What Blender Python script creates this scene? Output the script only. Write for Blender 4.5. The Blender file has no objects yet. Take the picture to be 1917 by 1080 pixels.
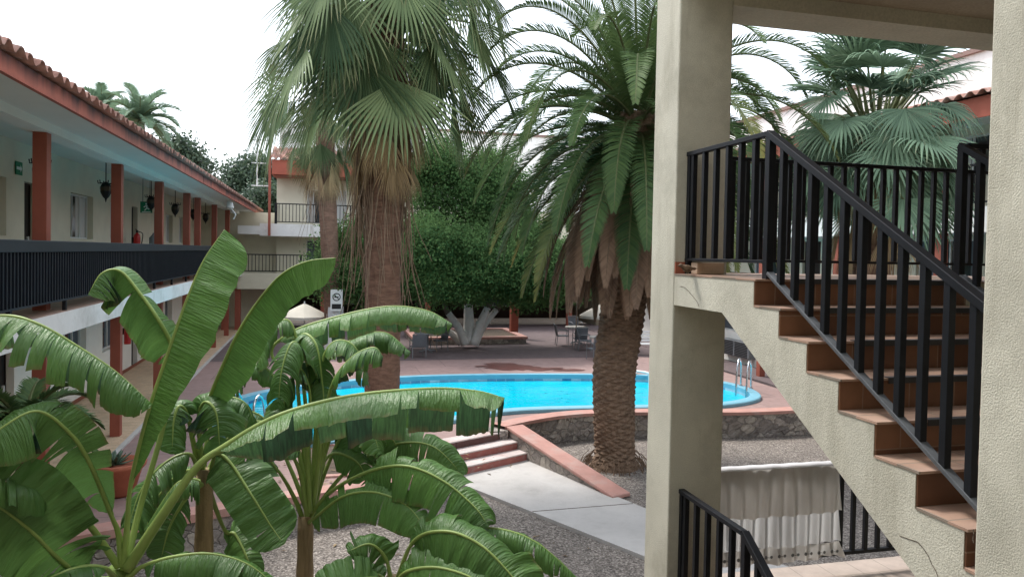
import bpy, math, random
import numpy as np
from mathutils import Vector, Matrix
random.seed(7); RNG = np.random.default_rng(7)
SC = bpy.context.scene; COL = SC.collection
# ---------------------------------------------------------------- camera
FPX, EYE = 1400.0, 3.95
YAW, PITCH, ROLL = math.radians(14.3), 0.0238, 0.019
SHIFT = -0.0172
F0 = Vector((math.sin(YAW), math.cos(YAW), 0)); R0 = Vector((math.cos(YAW), -math.sin(YAW), 0)); Z = Vector((0, 0, 1))
CF = (F0*math.cos(PITCH) - Z*math.sin(PITCH)).normalized(); CU0 = R0.cross(CF).normalized()
CR = R0*math.cos(ROLL) + CU0*math.sin(ROLL); CU = CU0*math.cos(ROLL) - R0*math.sin(ROLL)
CP = Vector((0, 0, EYE)); CB = -CF
cd = bpy.data.cameras.new('camera'); cam = bpy.data.objects.new('camera', cd); COL.objects.link(cam)
cam.matrix_world = Matrix(((CR.x, CU.x, CB.x, CP.x), (CR.y, CU.y, CB.y, CP.y), (CR.z, CU.z, CB.z, CP.z), (0, 0, 0, 1)))
cd.sensor_width = 36; cd.lens = FPX/1917*36; cd.shift_y = SHIFT; cd.clip_end = 2000; cd.clip_start = 0.05
SC.camera = cam
def at(px, py, d=None, z=None, X=None, Y=None):
    D = CF + CR*((px-958.5)/FPX) + CU*((540+SHIFT*1917-py)/FPX)
    if z is not None: d = (z-EYE)/D.z
    elif X is not None: d = X/D.x
    elif Y is not None: d = Y/D.y
    return CP + D*d
# ---------------------------------------------------------------- sky, sun, exposure
SUN_EL, SUN_AZ = math.radians(58), math.radians(-35)     # azimuth from +Y towards +X
w = bpy.data.worlds.new('World'); SC.world = w; w.use_nodes = True
nt = w.node_tree; nt.nodes.clear()
sk = nt.nodes.new('ShaderNodeTexSky'); sk.sky_type = 'NISHITA'; sk.sun_disc = False
sk.sun_elevation = SUN_EL; sk.sun_rotation = SUN_AZ; sk.air_density = 1.2; sk.dust_density = 3.0
mx = nt.nodes.new('ShaderNodeMix'); mx.data_type = 'RGBA'; mx.inputs[0].default_value = 0.72
mx.inputs[7].default_value = (6.6, 7.0, 7.5, 1)          # an even veil of bright cloud
bg = nt.nodes.new('ShaderNodeBackground'); bg.inputs[1].default_value = 0.13
ow = nt.nodes.new('ShaderNodeOutputWorld')
nt.links.new(sk.outputs[0], mx.inputs[6]); nt.links.new(mx.outputs[2], bg.inputs[0]); nt.links.new(bg.outputs[0], ow.inputs[0])
sd = bpy.data.lights.new('sun', 'SUN'); sd.energy = 1.5; sd.angle = math.radians(12); sd.color = (1, .96, .9)
so = bpy.data.objects.new('sun', sd); COL.objects.link(so)
sdir = Vector((math.sin(SUN_AZ)*math.cos(SUN_EL), math.cos(SUN_AZ)*math.cos(SUN_EL), math.sin(SUN_EL)))
so.rotation_euler = sdir.to_track_quat('Z', 'Y').to_euler(); so.location = sdir*60
SC.view_settings.view_transform = 'Standard'; SC.view_settings.look = 'None'
SC.view_settings.exposure = 1.3; SC.view_settings.gamma = 1
SC.cycles.max_bounces = 8; SC.cycles.diffuse_bounces = 4; SC.cycles.transparent_max_bounces = 8
SC.cycles.use_denoising = True; SC.cycles.caustics_reflective = False; SC.cycles.caustics_refractive = False
# ---------------------------------------------------------------- materials
def newmat(name):
    m = bpy.data.materials.new(name); m.use_nodes = True
    n = m.node_tree; b = n.nodes['Principled BSDF']
    return m, n, b, n.nodes['Material Output']
def nd(n, t, **kw):
    x = n.nodes.new('ShaderNode'+t)
    for k, v in kw.items():
        if k.startswith('i_'): x.inputs[k[2:].replace('_', ' ')].default_value = v
        else: setattr(x, k, v)
    return x
def ramp(n, fac, stops):
    r = n.nodes.new('ShaderNodeValToRGB'); e = r.color_ramp.elements
    while len(e) < len(stops): e.new(0.5)
    for i, (p, c) in enumerate(stops): e[i].position = p; e[i].color = (*c[:3], 1)
    n.links.new(fac, r.inputs[0]); return r.outputs[0]
def mul(c, k): return tuple(min(1, x*k) for x in c[:3])
def coords(n, scale=(1, 1, 1), kind='Object'):
    t = nd(n, 'TexCoord'); mp = nd(n, 'Mapping'); mp.inputs['Scale'].default_value = scale
    n.links.new(t.outputs[kind], mp.inputs[0]); return mp.outputs[0]
def noise(n, vec, s, detail=4, rough=.55):
    t = nd(n, 'TexNoise'); t.inputs['Scale'].default_value = s; t.inputs['Detail'].default_value = detail; t.inputs['Roughness'].default_value = rough
    n.links.new(vec, t.inputs['Vector']); return t.outputs['Fac']
def bump(n, b, h, strength, dist):
    u = nd(n, 'Bump'); u.inputs['Strength'].default_value = strength; u.inputs['Distance'].default_value = dist
    n.links.new(h, u.inputs['Height']); n.links.new(u.outputs[0], b.inputs['Normal'])
def mixc(n, fac, a, b_, mode='MIX'):
    m = nd(n, 'Mix', data_type='RGBA', blend_type=mode)
    for s, v in ((0, fac), (6, a), (7, b_)):
        if isinstance(v, (int, float)): m.inputs[s].default_value = v
        elif isinstance(v, tuple): m.inputs[s].default_value = (*v[:3], 1)
        else: n.links.new(v, m.inputs[s])
    return m.outputs[2]
def mat(name, c, rough=.7, var=.15, scale=3, bs=0, bscale=60, bdist=.01, spec=.3, metal=0, stretch=(1, 1, 1), dirt=None, dscale=1.2):
    m, n, b, o = newmat(name); v = coords(n, stretch)
    col = ramp(n, noise(n, v, scale, 6, .6), [(.25, mul(c, 1-var)), (.75, mul(c, 1+var))])
    if dirt:
        d = noise(n, v, dscale, 8, .7)
        col = mixc(n, ramp(n, d, [(.5, (0, 0, 0)), (.72, (.8,)*3)]), col, dirt)
    n.links.new(col, b.inputs['Base Color']); b.inputs['Roughness'].default_value = rough
    b.inputs['Specular IOR Level'].default_value = spec; b.inputs['Metallic'].default_value = metal
    if bs: bump(n, b, noise(n, coords(n), bscale, 3, .6), bs, bdist)
    return m
def stucco(name, c, scale=125, bs=.5, dist=.010, dirt=None, cracks=False):
    m, n, b, o = newmat(name); v = coords(n)
    col = ramp(n, noise(n, v, 1.6, 7, .65), [(.25, mul(c, .82)), (.75, mul(c, 1.1))])
    fine = noise(n, v, scale, 3, .6)
    col = mixc(n, ramp(n, fine, [(.35, (.35,)*3), (.6, (0, 0, 0))]), col, mul(c, .55))
    if dirt:
        col = mixc(n, ramp(n, noise(n, coords(n, (1, 1, .16)), 3.2, 8, .72), [(.52, (0,)*3), (.74, (.7,)*3)]), col, dirt)
        col = mixc(n, ramp(n, noise(n, coords(n), .9, 9, .75), [(.47, (0,)*3), (.68, (.55,)*3)]), col, mul(dirt, .8))
    n.links.new(col, b.inputs['Base Color']); b.inputs['Roughness'].default_value = .9; b.inputs['Specular IOR Level'].default_value = .15
    bump(n, b, fine, bs, dist)
    return m
def tiles(name, c1, c2, mortar, bw, bh, rough=.5, axis='XY', msize=.006, var=1, offset=.5):
    m, n, b, o = newmat(name); t = nd(n, 'TexCoord'); sx = nd(n, 'SeparateXYZ'); cx = nd(n, 'CombineXYZ')
    n.links.new(t.outputs['Object'], sx.inputs[0])
    for i, a in enumerate(axis): n.links.new(sx.outputs[a], cx.inputs[i])
    k = nd(n, 'TexBrick'); k.offset = offset
    k.inputs['Scale'].default_value = 1; k.inputs['Brick Width'].default_value = bw; k.inputs['Row Height'].default_value = bh
    k.inputs['Mortar Size'].default_value = msize; k.inputs['Mortar Smooth'].default_value = .3
    k.inputs['Color1'].default_value = (*c1, 1); k.inputs['Color2'].default_value = (*c2, 1); k.inputs['Mortar'].default_value = (*mortar, 1)
    n.links.new(cx.outputs[0], k.inputs['Vector'])
    v = t.outputs['Object']
    col = mixc(n, .55, k.outputs['Color'], ramp(n, noise(n, v, 3.5, 8, .7), [(.3, (.55,)*3), (.7, (1.15,)*3)]), 'MULTIPLY')
    n.links.new(col, b.inputs['Base Color']); b.inputs['Roughness'].default_value = rough; b.inputs['Specular IOR Level'].default_value = .35
    u = nd(n, 'Bump'); u.inputs['Strength'].default_value = .5; u.inputs['Distance'].default_value = .004; u.invert = True
    n.links.new(k.outputs['Fac'], u.inputs['Height']); n.links.new(u.outputs[0], b.inputs['Normal'])
    return m
def stone(name):
    m, n, b, o = newmat(name); v0 = coords(n, (1, 1, 1.35))
    wv = nd(n, 'TexNoise'); wv.inputs['Scale'].default_value = 3; n.links.new(v0, wv.inputs['Vector'])
    add = nd(n, 'VectorMath', operation='MULTIPLY_ADD'); add.inputs[1].default_value = (.25,)*3
    n.links.new(wv.outputs['Color'], add.inputs[0]); n.links.new(v0, add.inputs[2]); v = add.outputs[0]
    a = nd(n, 'TexVoronoi'); a.inputs['Scale'].default_value = 3.4; n.links.new(v, a.inputs['Vector'])
    e = nd(n, 'TexVoronoi', feature='DISTANCE_TO_EDGE'); e.inputs['Scale'].default_value = 3.4; n.links.new(v, e.inputs['Vector'])
    sp = nd(n, 'SeparateColor'); n.links.new(a.outputs['Color'], sp.inputs[0])
    col = ramp(n, sp.outputs[0], [(0, (.24, .21, .19)), (.4, (.38, .335, .30)), (.75, (.52, .465, .40)), (1, (.34, .295, .275))])
    col = mixc(n, .8, col, ramp(n, noise(n, v, 9, 9, .78), [(.3, (.35,)*3), (.7, (1.25,)*3)]), 'MULTIPLY')
    edge = ramp(n, e.outputs['Distance'], [(.0, (0, 0, 0)), (.05, (1, 1, 1))])
    col = mixc(n, edge, (.23, .205, .185), col); n.links.new(col, b.inputs['Base Color'])
    b.inputs['Roughness'].default_value = .9
    h = mixc(n, .5, edge, noise(n, v, 12, 6, .7)); bump(n, b, h, .9, .05)
    return m
def gravel_mat(name):
    m, n, b, o = newmat(name); v = coords(n)
    a = nd(n, 'TexVoronoi'); a.inputs['Scale'].default_value = 42; n.links.new(v, a.inputs['Vector'])
    sp = nd(n, 'SeparateColor'); n.links.new(a.outputs['Color'], sp.inputs[0])
    col = ramp(n, sp.outputs[0], [(0, (.075, .063, .055)), (.35, (.155, .133, .116)), (.7, (.24, .208, .182)), (1, (.40, .355, .315))])
    col = mixc(n, .7, col, ramp(n, noise(n, v, .9, 6, .65), [(.3, (.68,)*3), (.7, (1.18,)*3)]), 'MULTIPLY')
    n.links.new(col, b.inputs['Base Color']); b.inputs['Roughness'].default_value = .95
    bump(n, b, a.outputs['Distance'], .5, .012); return m
def attr_leaf(name, dark, light, under=None, trans=.3, rough=.45, veins=False, brown=None, spec=.4):
    """foliage: colour runs from dark to light with the mesh's own tone value per leaf"""
    m, n, b, o = newmat(name)
    at_ = nd(n, 'Attribute', attribute_name='tone'); sp = nd(n, 'SeparateColor'); n.links.new(at_.outputs['Color'], sp.inputs[0])
    col = mixc(n, sp.outputs[0], dark, light)
    if veins:
        uv = nd(n, 'UVMap', uv_map='UVMap'); mp = nd(n, 'Mapping'); mp.inputs['Scale'].default_value = (1, .12, 1); n.links.new(uv.outputs[0], mp.inputs[0])
        t = nd(n, 'TexNoise'); t.inputs['Scale'].default_value = 75; t.inputs['Detail'].default_value = 3; n.links.new(mp.outputs[0], t.inputs['Vector'])
        col = mixc(n, .55, col, ramp(n, t.outputs['Fac'], [(.38, (.40,)*3), (.62, (1.5,)*3)]), 'MULTIPLY')
        t2 = nd(n, 'TexNoise'); t2.inputs['Scale'].default_value = 3.0; t2.inputs['Detail'].default_value = 5; n.links.new(coords(n), t2.inputs['Vector'])
        col = mixc(n, .6, col, ramp(n, t2.outputs['Fac'], [(.3, (.5, .55, .55)), (.7, (1.35, 1.3, 1.0))]), 'MULTIPLY')
        bump(n, b, t.outputs['Fac'], .85, .016)
    if veins:
        col = mixc(n, ramp(n, noise(n, coords(n), 22, 6, .7), [(.68, (0,)*3), (.74, (.8,)*3)]), col, (.13, .095, .03))
    if under:
        g = nd(n, 'NewGeometry'); col = mixc(n, g.outputs['Backfacing'], col, mixc(n, .5, col, under))
    if brown: col = mixc(n, sp.outputs[1], col, brown)
    n.links.new(col, b.inputs['Base Color']); b.inputs['Roughness'].default_value = rough; b.inputs['Specular IOR Level'].default_value = spec
    if trans:
        tr = nd(n, 'BsdfTranslucent'); ms = nd(n, 'MixShader'); ms.inputs[0].default_value = trans
        n.links.new(mixc(n, .8, col, (1.0, 1.0, .5), 'MULTIPLY'), tr.inputs[0])
        br = nd(n, 'BrightContrast'); br.inputs['Bright'].default_value = .02
        n.links.new(col, br.inputs[0]); n.links.new(br.outputs[0], tr.inputs[0])
        n.links.new(b.outputs[0], ms.inputs[1]); n.links.new(tr.outputs[0], ms.inputs[2]); n.links.new(ms.outputs[0], o.inputs[0])
    return m
M = {}
M['stucco'] = stucco('cream_stucco', (.575, .553, .462), dirt=(.31, .285, .22))
M['stucco_plain'] = stucco('plain_cream_stucco', (.56, .53, .43), scale=42)
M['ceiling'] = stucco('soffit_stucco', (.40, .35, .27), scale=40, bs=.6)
M['wall_up'] = mat('upper_cream_paint', (.69, .65, .52), .85, .07, 2, .25, 40, .006)
M['wall_low'] = mat('white_paint', (.86, .84, .78), .85, .05, 2, .2, 40, .006)
M['white'] = mat('white_band_paint', (.80, .79, .77), .8, .05, 1.5, .15, 30, .006, dirt=(.52, .50, .46), dscale=.9)
M['soffit'] = mat('soffit_paint', (.72, .73, .67), .8, .05, 1)
M['red'] = mat('red_paint', (.30, .088, .058), .6, .12, 4, .15, 50, .004)
def fascia_mat(name, c, stain, z0, z1):
    m, n, b, o = newmat(name); t = nd(n, 'TexCoord'); s = nd(n, 'SeparateXYZ'); n.links.new(t.outputs['Object'], s.inputs[0])
    h = nd(n, 'MapRange'); h.inputs['From Min'].default_value = z0; h.inputs['From Max'].default_value = z1; n.links.new(s.outputs['Z'], h.inputs['Value'])
    a = nd(n, 'Math', operation='MULTIPLY_ADD'); n.links.new(noise(n, coords(n, (3.3, 3.3, .15)), 1.0, 4, .6), a.inputs[0]); a.inputs[1].default_value = 1.5; a.inputs[2].default_value = -.75
    q = nd(n, 'Math', operation='ADD'); n.links.new(h.outputs[0], q.inputs[0]); n.links.new(a.outputs[0], q.inputs[1])
    base = ramp(n, noise(n, coords(n), 3, 6, .6), [(.3, mul(c, .85)), (.7, mul(c, 1.12))])
    n.links.new(mixc(n, ramp(n, q.outputs[0], [(.12, (0,)*3), (.85, (.97,)*3)]), base, stain), b.inputs['Base Color'])
    b.inputs['Roughness'].default_value = .75; return m
M['fascia'] = fascia_mat('weathered_fascia_paint', (.44, .135, .095), (.045, .03, .035), 5.72, 5.97)
M['coping'] = mat('red_coping_paint', (.24, .16, .14), .8, .15, 2)
M['redplain'] = mat('red_fascia_paint', (.36, .10, .065), .75, .12, 2)
M['black'] = mat('black_metal', (.006, .007, .010), .5, .3, 6, spec=.3)
M['sheen_black'] = mat('sheen_black_metal', (.085, .092, .10), .34, .45, 9, spec=.6)  # base colour lightened to stand in for sky sheen on the bottom rails
M['rail_top'] = mat('dark_top_rail', (.020, .026, .034), .5, .35, 2.5, .1, 30, .004, stretch=(1, .3, 1))
M['panel'] = mat('black_bars', (.010, .013, .020), .5, .3, 4)
M['roof'] = mat('clay_roof_tile', (.36, .19, .15), .8, .35, 5, .3, 30, .01, dirt=(.50, .40, .36), dscale=3)
M['door'] = mat('dark_wood_door', (.018, .014, .013), .5, .3, 4, stretch=(1, 1, .1))
M['frame'] = mat('aluminium_frame', (.72, .73, .72), .4, .05, 3)
M['glass'] = mat('window_glass', (.035, .042, .045), .08, .4, .8, spec=.6)
M['curtain'] = mat('pale_curtain', (.58, .58, .56), .8, .25, 3, stretch=(1, 9, .05))
M['curtain_dark'] = mat('blue_grey_curtain', (.10, .12, .14), .8, .5, 4, stretch=(1, 9, .05))
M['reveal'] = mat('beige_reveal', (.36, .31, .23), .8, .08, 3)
M['walk'] = tiles('tan_paver_tile', (.66, .49, .33), (.56, .40, .26), (.44, .34, .25), .30, .10, .55)
M['walk_up'] = tiles('pink_floor_tile', (.42, .27, .21), (.36, .23, .18), (.25, .2, .17), .3, .3, .5)
M['tread'] = tiles('pink_tan_tread_tile', (.43, .29, .22), (.38, .25, .19), (.26, .21, .17), .30, .30, .35)
M['riser'] = tiles('brown_riser_tile', (.205, .098, .054), (.105, .046, .026), (.24, .155, .11), .30, .30, .35, 'XZ', .004)
M['skirt'] = mat('red_clay_tile', (.26, .085, .05), .5, .2, 6)
M['deck'] = tiles('pink_concrete_deck', (.345, .235, .215), (.30, .205, .19), (.21, .15, .14), 2.1, 1.7, .8, msize=.012)
M['deck_far'] = tiles('dusty_brick_paving', (.165, .125, .125), (.135, .102, .104), (.10, .08, .08), .42, .21, .85)  # colour also darkened to carry the shade over the far terrace
M['pink'] = mat('pink_painted_concrete', (.47, .255, .215), .7, .16, 3, .3, 30, .01, dirt=(.46, .36, .32), dscale=1.8)
M['concrete'] = mat('pale_concrete', (.50, .48, .46), .85, .14, 2.2, .35, 25, .012, dirt=(.30, .285, .27), dscale=1.1)
M['step'] = mat('worn_step_top', (.56, .49, .47), .85, .14, 3, .3, 25, .01, dirt=(.36, .19, .16), dscale=2.5)
M['riser_pink'] = mat('worn_red_step_face', (.34, .12, .10), .8, .2, 5, .3, 30, .01, dirt=(.34, .27, .25), dscale=6)
M['stone'] = stone('rubble_stone'); M['gravel'] = gravel_mat('gravel')
M['soil'] = mat('dry_soil', (.11, .085, .065), .95, .4, 8, .8, 30, .03)
M['rim'] = mat('pool_rim_blue', (.19, .42, .53), .5, .1, 3)
M['pool_tile'] = tiles('pool_waterline_tile', (.62, .70, .74), (.05, .22, .42), (.5, .6, .65), .30, .2, .25, 'XZ', .01, offset=0)
M['basin'] = mat('pool_basin_blue', (.01, .40, .66), .6, .05, 2)
M['steel'] = mat('polished_steel', (.62, .64, .66), .18, .05, 3, metal=1)
M['chrome_white'] = mat('white_enamel', (.75, .76, .76), .4, .05, 3)
M['terracotta'] = mat('terracotta', (.40, .13, .075), .75, .15, 5, .2, 30, .006)
M['canvas'] = mat('cream_canvas', (.66, .62, .54), .85, .06, 3)
M['metal_grey'] = mat('grey_metal', (.17, .18, .19), .5, .2, 5, spec=.5)
M['mesh_grey'] = mat('grey_mesh_fabric', (.13, .14, .155), .7, .15, 20)
M['table'] = mat('pale_table_top', (.38, .36, .33), .5, .1, 4)
M['redpaint'] = mat('glossy_red', (.50, .02, .02), .3, .08, 4, spec=.5)
M['iron'] = mat('wrought_iron', (.012, .011, .011), .6, .3, 9)
M['amber'] = mat('dark_lantern_glass', (.05, .035, .02), .3, .3, 9)
M['green_sign'] = mat('green_sign', (.02, .20, .09), .5, .05, 4)
M['sign_white'] = mat('sign_white', (.75, .76, .74), .5, .04, 4)
M['sign_black'] = mat('sign_black', (.02, .02, .02), .5, .04, 4)
M['brick'] = mat('beige_brick', (.42, .31, .22), .85, .15, 9, .4, 40, .01)
M['cloth'] = None
# ---------------------------------------------------------------- mesh builder
class MB:
    def __init__(s): s.v = []; s.f = []; s.m = []; s.c = []; s.uv = None
    def add(s, vs, fs, mi=0):
        o = len(s.v); s.v.extend([tuple(p) for p in vs])
        s.f.extend([tuple(i+o for i in q) for q in fs]); s.m.extend([mi]*len(fs)); return s
    def box(s, x0, x1, y0, y1, z0, z1, mi=0):
        vs = [(x, y, z) for z in (z0, z1) for y in (y0, y1) for x in (x0, x1)]
        return s.add(vs, [(0, 2, 3, 1), (4, 5, 7, 6), (0, 1, 5, 4), (2, 6, 7, 3), (0, 4, 6, 2), (1, 3, 7, 5)], mi)
    def bar(s, p, q, a, b, up=(0, 0, 1), mi=0):
        p, q = Vector(p), Vector(q); t = (q-p).normalized(); up = Vector(up)
        if abs(t.dot(up)) > .99: up = Vector((0, 1, 0))
        r = t.cross(up).normalized()*a/2; u = r.cross(t).normalized()*b/2
        vs = [e+i*r+j*u for e in (p, q) for i, j in ((-1, -1), (1, -1), (1, 1), (-1, 1))]
        return s.add(vs, [(0, 1, 2, 3), (7, 6, 5, 4), (0, 4, 5, 1), (1, 5, 6, 2), (2, 6, 7, 3), (3, 7, 4, 0)], mi)
    def tube(s, pts, r, n=8, mi=0, cap=True):
        pts = [Vector(p) for p in pts]; rs = r if isinstance(r, (list, tuple)) else [r]*len(pts)
        vs = []; prev = None
        for i, p in enumerate(pts):
            t = (pts[min(i+1, len(pts)-1)]-pts[max(i-1, 0)]).normalized()
            if prev is None: prev = Vector((1, 0, 0)) if abs(t.x) < .9 else Vector((0, 1, 0))
            a = (prev - t*prev.dot(t)).normalized(); prev = a; b = t.cross(a)
            for k in range(n):
                g = 2*math.pi*k/n; vs.append(p + (a*math.cos(g)+b*math.sin(g))*rs[i])
        fs = [(i*n+k, i*n+(k+1) % n, (i+1)*n+(k+1) % n, (i+1)*n+k) for i in range(len(pts)-1) for k in range(n)]
        if cap: fs += [tuple(range(n))[::-1], tuple(range((len(pts)-1)*n, len(pts)*n))]
        return s.add(vs, fs, mi)
    def lathe(s, prof, c=(0, 0, 0), n=16, mi=0):
        vs = [(c[0]+r*math.cos(2*math.pi*k/n), c[1]+r*math.sin(2*math.pi*k/n), c[2]+z) for r, z in prof for k in range(n)]
        fs = [(i*n+k, i*n+(k+1) % n, (i+1)*n+(k+1) % n, (i+1)*n+k) for i in range(len(prof)-1) for k in range(n)]
        fs += [tuple(range(n))[::-1], tuple(range((len(prof)-1)*n, len(prof)*n))]
        return s.add(vs, fs, mi)
    def prism(s, poly, h0, h1, axis='z', mi=0):
        """poly of 2-D points pushed along an axis: z -> (x,y), x -> (y,z), y -> (x,z)"""
        g = {'z': lambda a, b, h: (a, b, h), 'x': lambda a, b, h: (h, a, b), 'y': lambda a, b, h: (a, h, b)}[axis]
        n = len(poly); ar = sum(poly[i][0]*poly[(i+1) % n][1]-poly[(i+1) % n][0]*poly[i][1] for i in range(n))
        if (ar < 0) != (axis == 'y'): poly = poly[::-1]
        vs = [g(a, b, h) for h in (h0, h1) for a, b in poly]
        fs = [tuple(range(n))[::-1], tuple(range(n, 2*n))]+[(i, (i+1) % n, n+(i+1) % n, n+i) for i in range(n)]
        return s.add(vs, fs, mi)
    def grid(s, P, mi=0):
        """P: rows of points"""
        r, c = len(P), len(P[0])
        return s.add([p for row in P for p in row], [(i*c+j, i*c+j+1, (i+1)*c+j+1, (i+1)*c+j) for i in range(r-1) for j in range(c-1)], mi)
    def build(s, name, mats, parent=None, smooth=False, bevel=0, **props):
        me = bpy.data.meshes.new(name); me.from_pydata(s.v, [], s.f)
        mats = mats if isinstance(mats, (list, tuple)) else [mats]
        for m in mats: me.materials.append(M[m] if isinstance(m, str) else m)
        if len(mats) > 1: me.polygons.foreach_set('material_index', s.m)
        if smooth: me.polygons.foreach_set('use_smooth', [True]*len(me.polygons))
        if s.c:
            ca = me.color_attributes.new('tone', 'FLOAT_COLOR', 'POINT'); ca.data.foreach_set('color', np.array(s.c, dtype=np.float32).ravel())
        if s.uv:
            ul = me.uv_layers.new(name='UVMap'); idx = np.empty(len(me.loops), dtype=np.int32); me.loops.foreach_get('vertex_index', idx)
            ul.data.foreach_set('uv', np.array(s.uv, dtype=np.float32)[idx].ravel())
        me.update()
        o = bpy.data.objects.new(name, me); COL.objects.link(o)
        if parent is not None:
            o.parent = parent; o.matrix_parent_inverse = Matrix.Translation(-parent_loc(parent))
        if bevel:
            b = o.modifiers.new('bevel', 'BEVEL'); b.width = bevel; b.segments = 2; b.limit_method = 'ANGLE'
        for k, v in props.items(): o[k] = v
        return o
def parent_loc(p):
    l = Vector(p.location)
    if p.parent is not None: l = l + 0*l
    return l
def tag(o, label, cat, group=None):
    o['label'] = label; o['category'] = cat
    if group: o['group'] = group
    return o
def thing(name, label, cat, loc=(0, 0, 0), group=None):
    o = bpy.data.objects.new(name, None); COL.objects.link(o); o.location = loc; o.empty_display_size = .1
    return tag(o, label, cat, group)
def struct(o): o['kind'] = 'structure'; return o
def copy_tree(o, parent=None):
    c = o.copy(); COL.objects.link(c); c.parent = parent
    for ch in o.children: copy_tree(ch, c)
    return c
def fast(name, V, Fq, mats, parent=None, tone=None, uv=None, smooth=False):
    """big mesh from arrays: V (n,3), Fq (m,4)"""
    me = bpy.data.meshes.new(name); k = Fq.shape[1]
    me.vertices.add(len(V)); me.vertices.foreach_set('co', V.astype(np.float32).ravel())
    me.loops.add(Fq.size); me.loops.foreach_set('vertex_index', Fq.astype(np.int32).ravel())
    me.polygons.add(len(Fq)); me.polygons.foreach_set('loop_start', np.arange(0, Fq.size, k, dtype=np.int32))
    me.update(calc_edges=True)
    for m in (mats if isinstance(mats, (list, tuple)) else [mats]): me.materials.append(M[m] if isinstance(m, str) else m)
    if smooth: me.polygons.foreach_set('use_smooth', np.ones(len(Fq), dtype=bool))
    if tone is not None:
        ca = me.color_attributes.new('tone', 'FLOAT_COLOR', 'POINT'); ca.data.foreach_set('color', tone.astype(np.float32).ravel())
    me.update(); me.validate()
    o = bpy.data.objects.new(name, me); COL.objects.link(o)
    if parent is not None: o.parent = parent; o.matrix_parent_inverse = Matrix.Translation(-parent_loc(parent))
    return o
def spline(pts, n):
    """Catmull-Rom through points"""
    P = [Vector(p) for p in pts]; P = [P[0]*2-P[1]]+P+[P[-1]*2-P[-2]]; out = []
    seg = len(P)-3
    for i in range(n):
        t = i/(n-1)*seg; k = min(int(t), seg-1); t -= k
        a, b, c, d = P[k:k+4]
        out.append(.5*((2*b)+(c-a)*t+(2*a-5*b+4*c-d)*t*t+(3*b-3*c+d-a)*t**3))
    return out
# ================================================================ the setting: ground, decks, path, pool
from mathutils.geometry import tessellate_polygon
def sheet(name, outer, z, m, holes=(), thick=0):
    """flat polygon with holes; thick > 0 adds sides going down"""
    loops = [[Vector((p[0], p[1], 0)) for p in lp] for lp in [outer, *holes]]
    tri = tessellate_polygon(loops); vs = [p for lp in loops for p in lp]
    b = MB(); V = [(p.x, p.y, z) for p in vs]; Fc = []
    for t in tri:
        a, c, d = (vs[i] for i in t)
        Fc.append(t if (c-a).cross(d-a).z > 0 else t[::-1])
    b.add(V, Fc)
    if thick:
        n = len(outer); b.add([(p[0], p[1], z) for p in outer]+[(p[0], p[1], z-thick) for p in outer], [(i, (i+1) % n, n+(i+1) % n, n+i) for i in range(n)])
    return b.build(name, m)
GZ = -0.52
struct(sheet('ground', [(-400, -300), (400, -300), (400, 500), (-400, 500)], -.56, 'soil'))
struct(sheet('gravel', [(-5, -1.4), (15, -1.4), (15, 18), (11, 18.5), (4, 17.5), (2, 16), (-5, 13)], GZ, 'gravel'))
def closed(pts, n):
    P = [Vector(p) for p in pts]; k = len(P); out = []
    for i in range(n):
        t = i/n*k; j = int(t); t -= j
        a, b_, c, d = P[(j-1) % k], P[j % k], P[(j+1) % k], P[(j+2) % k]
        out.append(.5*((2*b_)+(c-a)*t+(2*a-5*b_+4*c-d)*t*t+(3*b_-3*c+d-a)*t**3))
    return out
RIMZ = .10
pool_px = [(392, 795), (440, 818), (540, 830), (630, 824), (720, 808), (823, 790), (950, 769), (1100, 763), (1250, 761), (1340, 758),
           (1400, 751), (1425, 741), (1408, 727), (1360, 714), (1285, 705), (1200, 700), (1000, 698), (800, 701), (650, 710), (500, 728), (405, 757)]
pool = closed([at(x, y, z=RIMZ) for x, y in pool_px], 160)
def inset(loop, d):
    out = []; n = len(loop)
    for i in range(n):
        t = (loop[(i+1) % n]-loop[i-1]); t.z = 0; t.normalize(); out.append(loop[i]+Vector((-t.y, t.x, 0))*d)
    return out
area = sum(pool[i].x*pool[(i+1) % 160].y-pool[(i+1) % 160].x*pool[i].y for i in range(160))
sgn = 1 if area > 0 else -1
inner = inset(pool, .30*sgn)
poolT = thing('swimming_pool', 'curving swimming pool with blue painted rim and dashed waterline tiles', 'swimming pool', (pool[0].x, pool[0].y, 0))
b = MB(); n = 160
o_in = inset(pool, .03*sgn); rows = [[p.xy.to_3d()+Vector((0, 0, -.02)) for p in pool], [p.xy.to_3d()+Vector((0, 0, RIMZ-.02)) for p in pool], [p.xy.to_3d()+Vector((0, 0, RIMZ)) for p in o_in], [p.xy.to_3d()+Vector((0, 0, RIMZ)) for p in inner], [p.xy.to_3d()+Vector((0, 0, RIMZ-.06)) for p in inner]]
b.grid([r+[r[0]] for r in rows]); b.build('rim', 'rim', poolT)
b = MB(); b.grid([[p.xy.to_3d()+Vector((0, 0, zz)) for p in inner+inner[:1]] for zz in (RIMZ-.06, -.03, -.14, -.30)])
b.m = [0]*160+[1]*160+[2]*160
b.build('waterline_tiles', ['rim', 'pool_tile', 'basin'], poolT)
b = MB(); b.grid([[p.xy.to_3d()+Vector((0, 0, zz)) for p in inner+inner[:1]] for zz in (-.30, -1.4)])
b.build('basin_wall', 'basin', poolT)
struct(sheet('pool_floor', [(p.x, p.y) for p in pool], -1.4, 'basin'))
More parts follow.
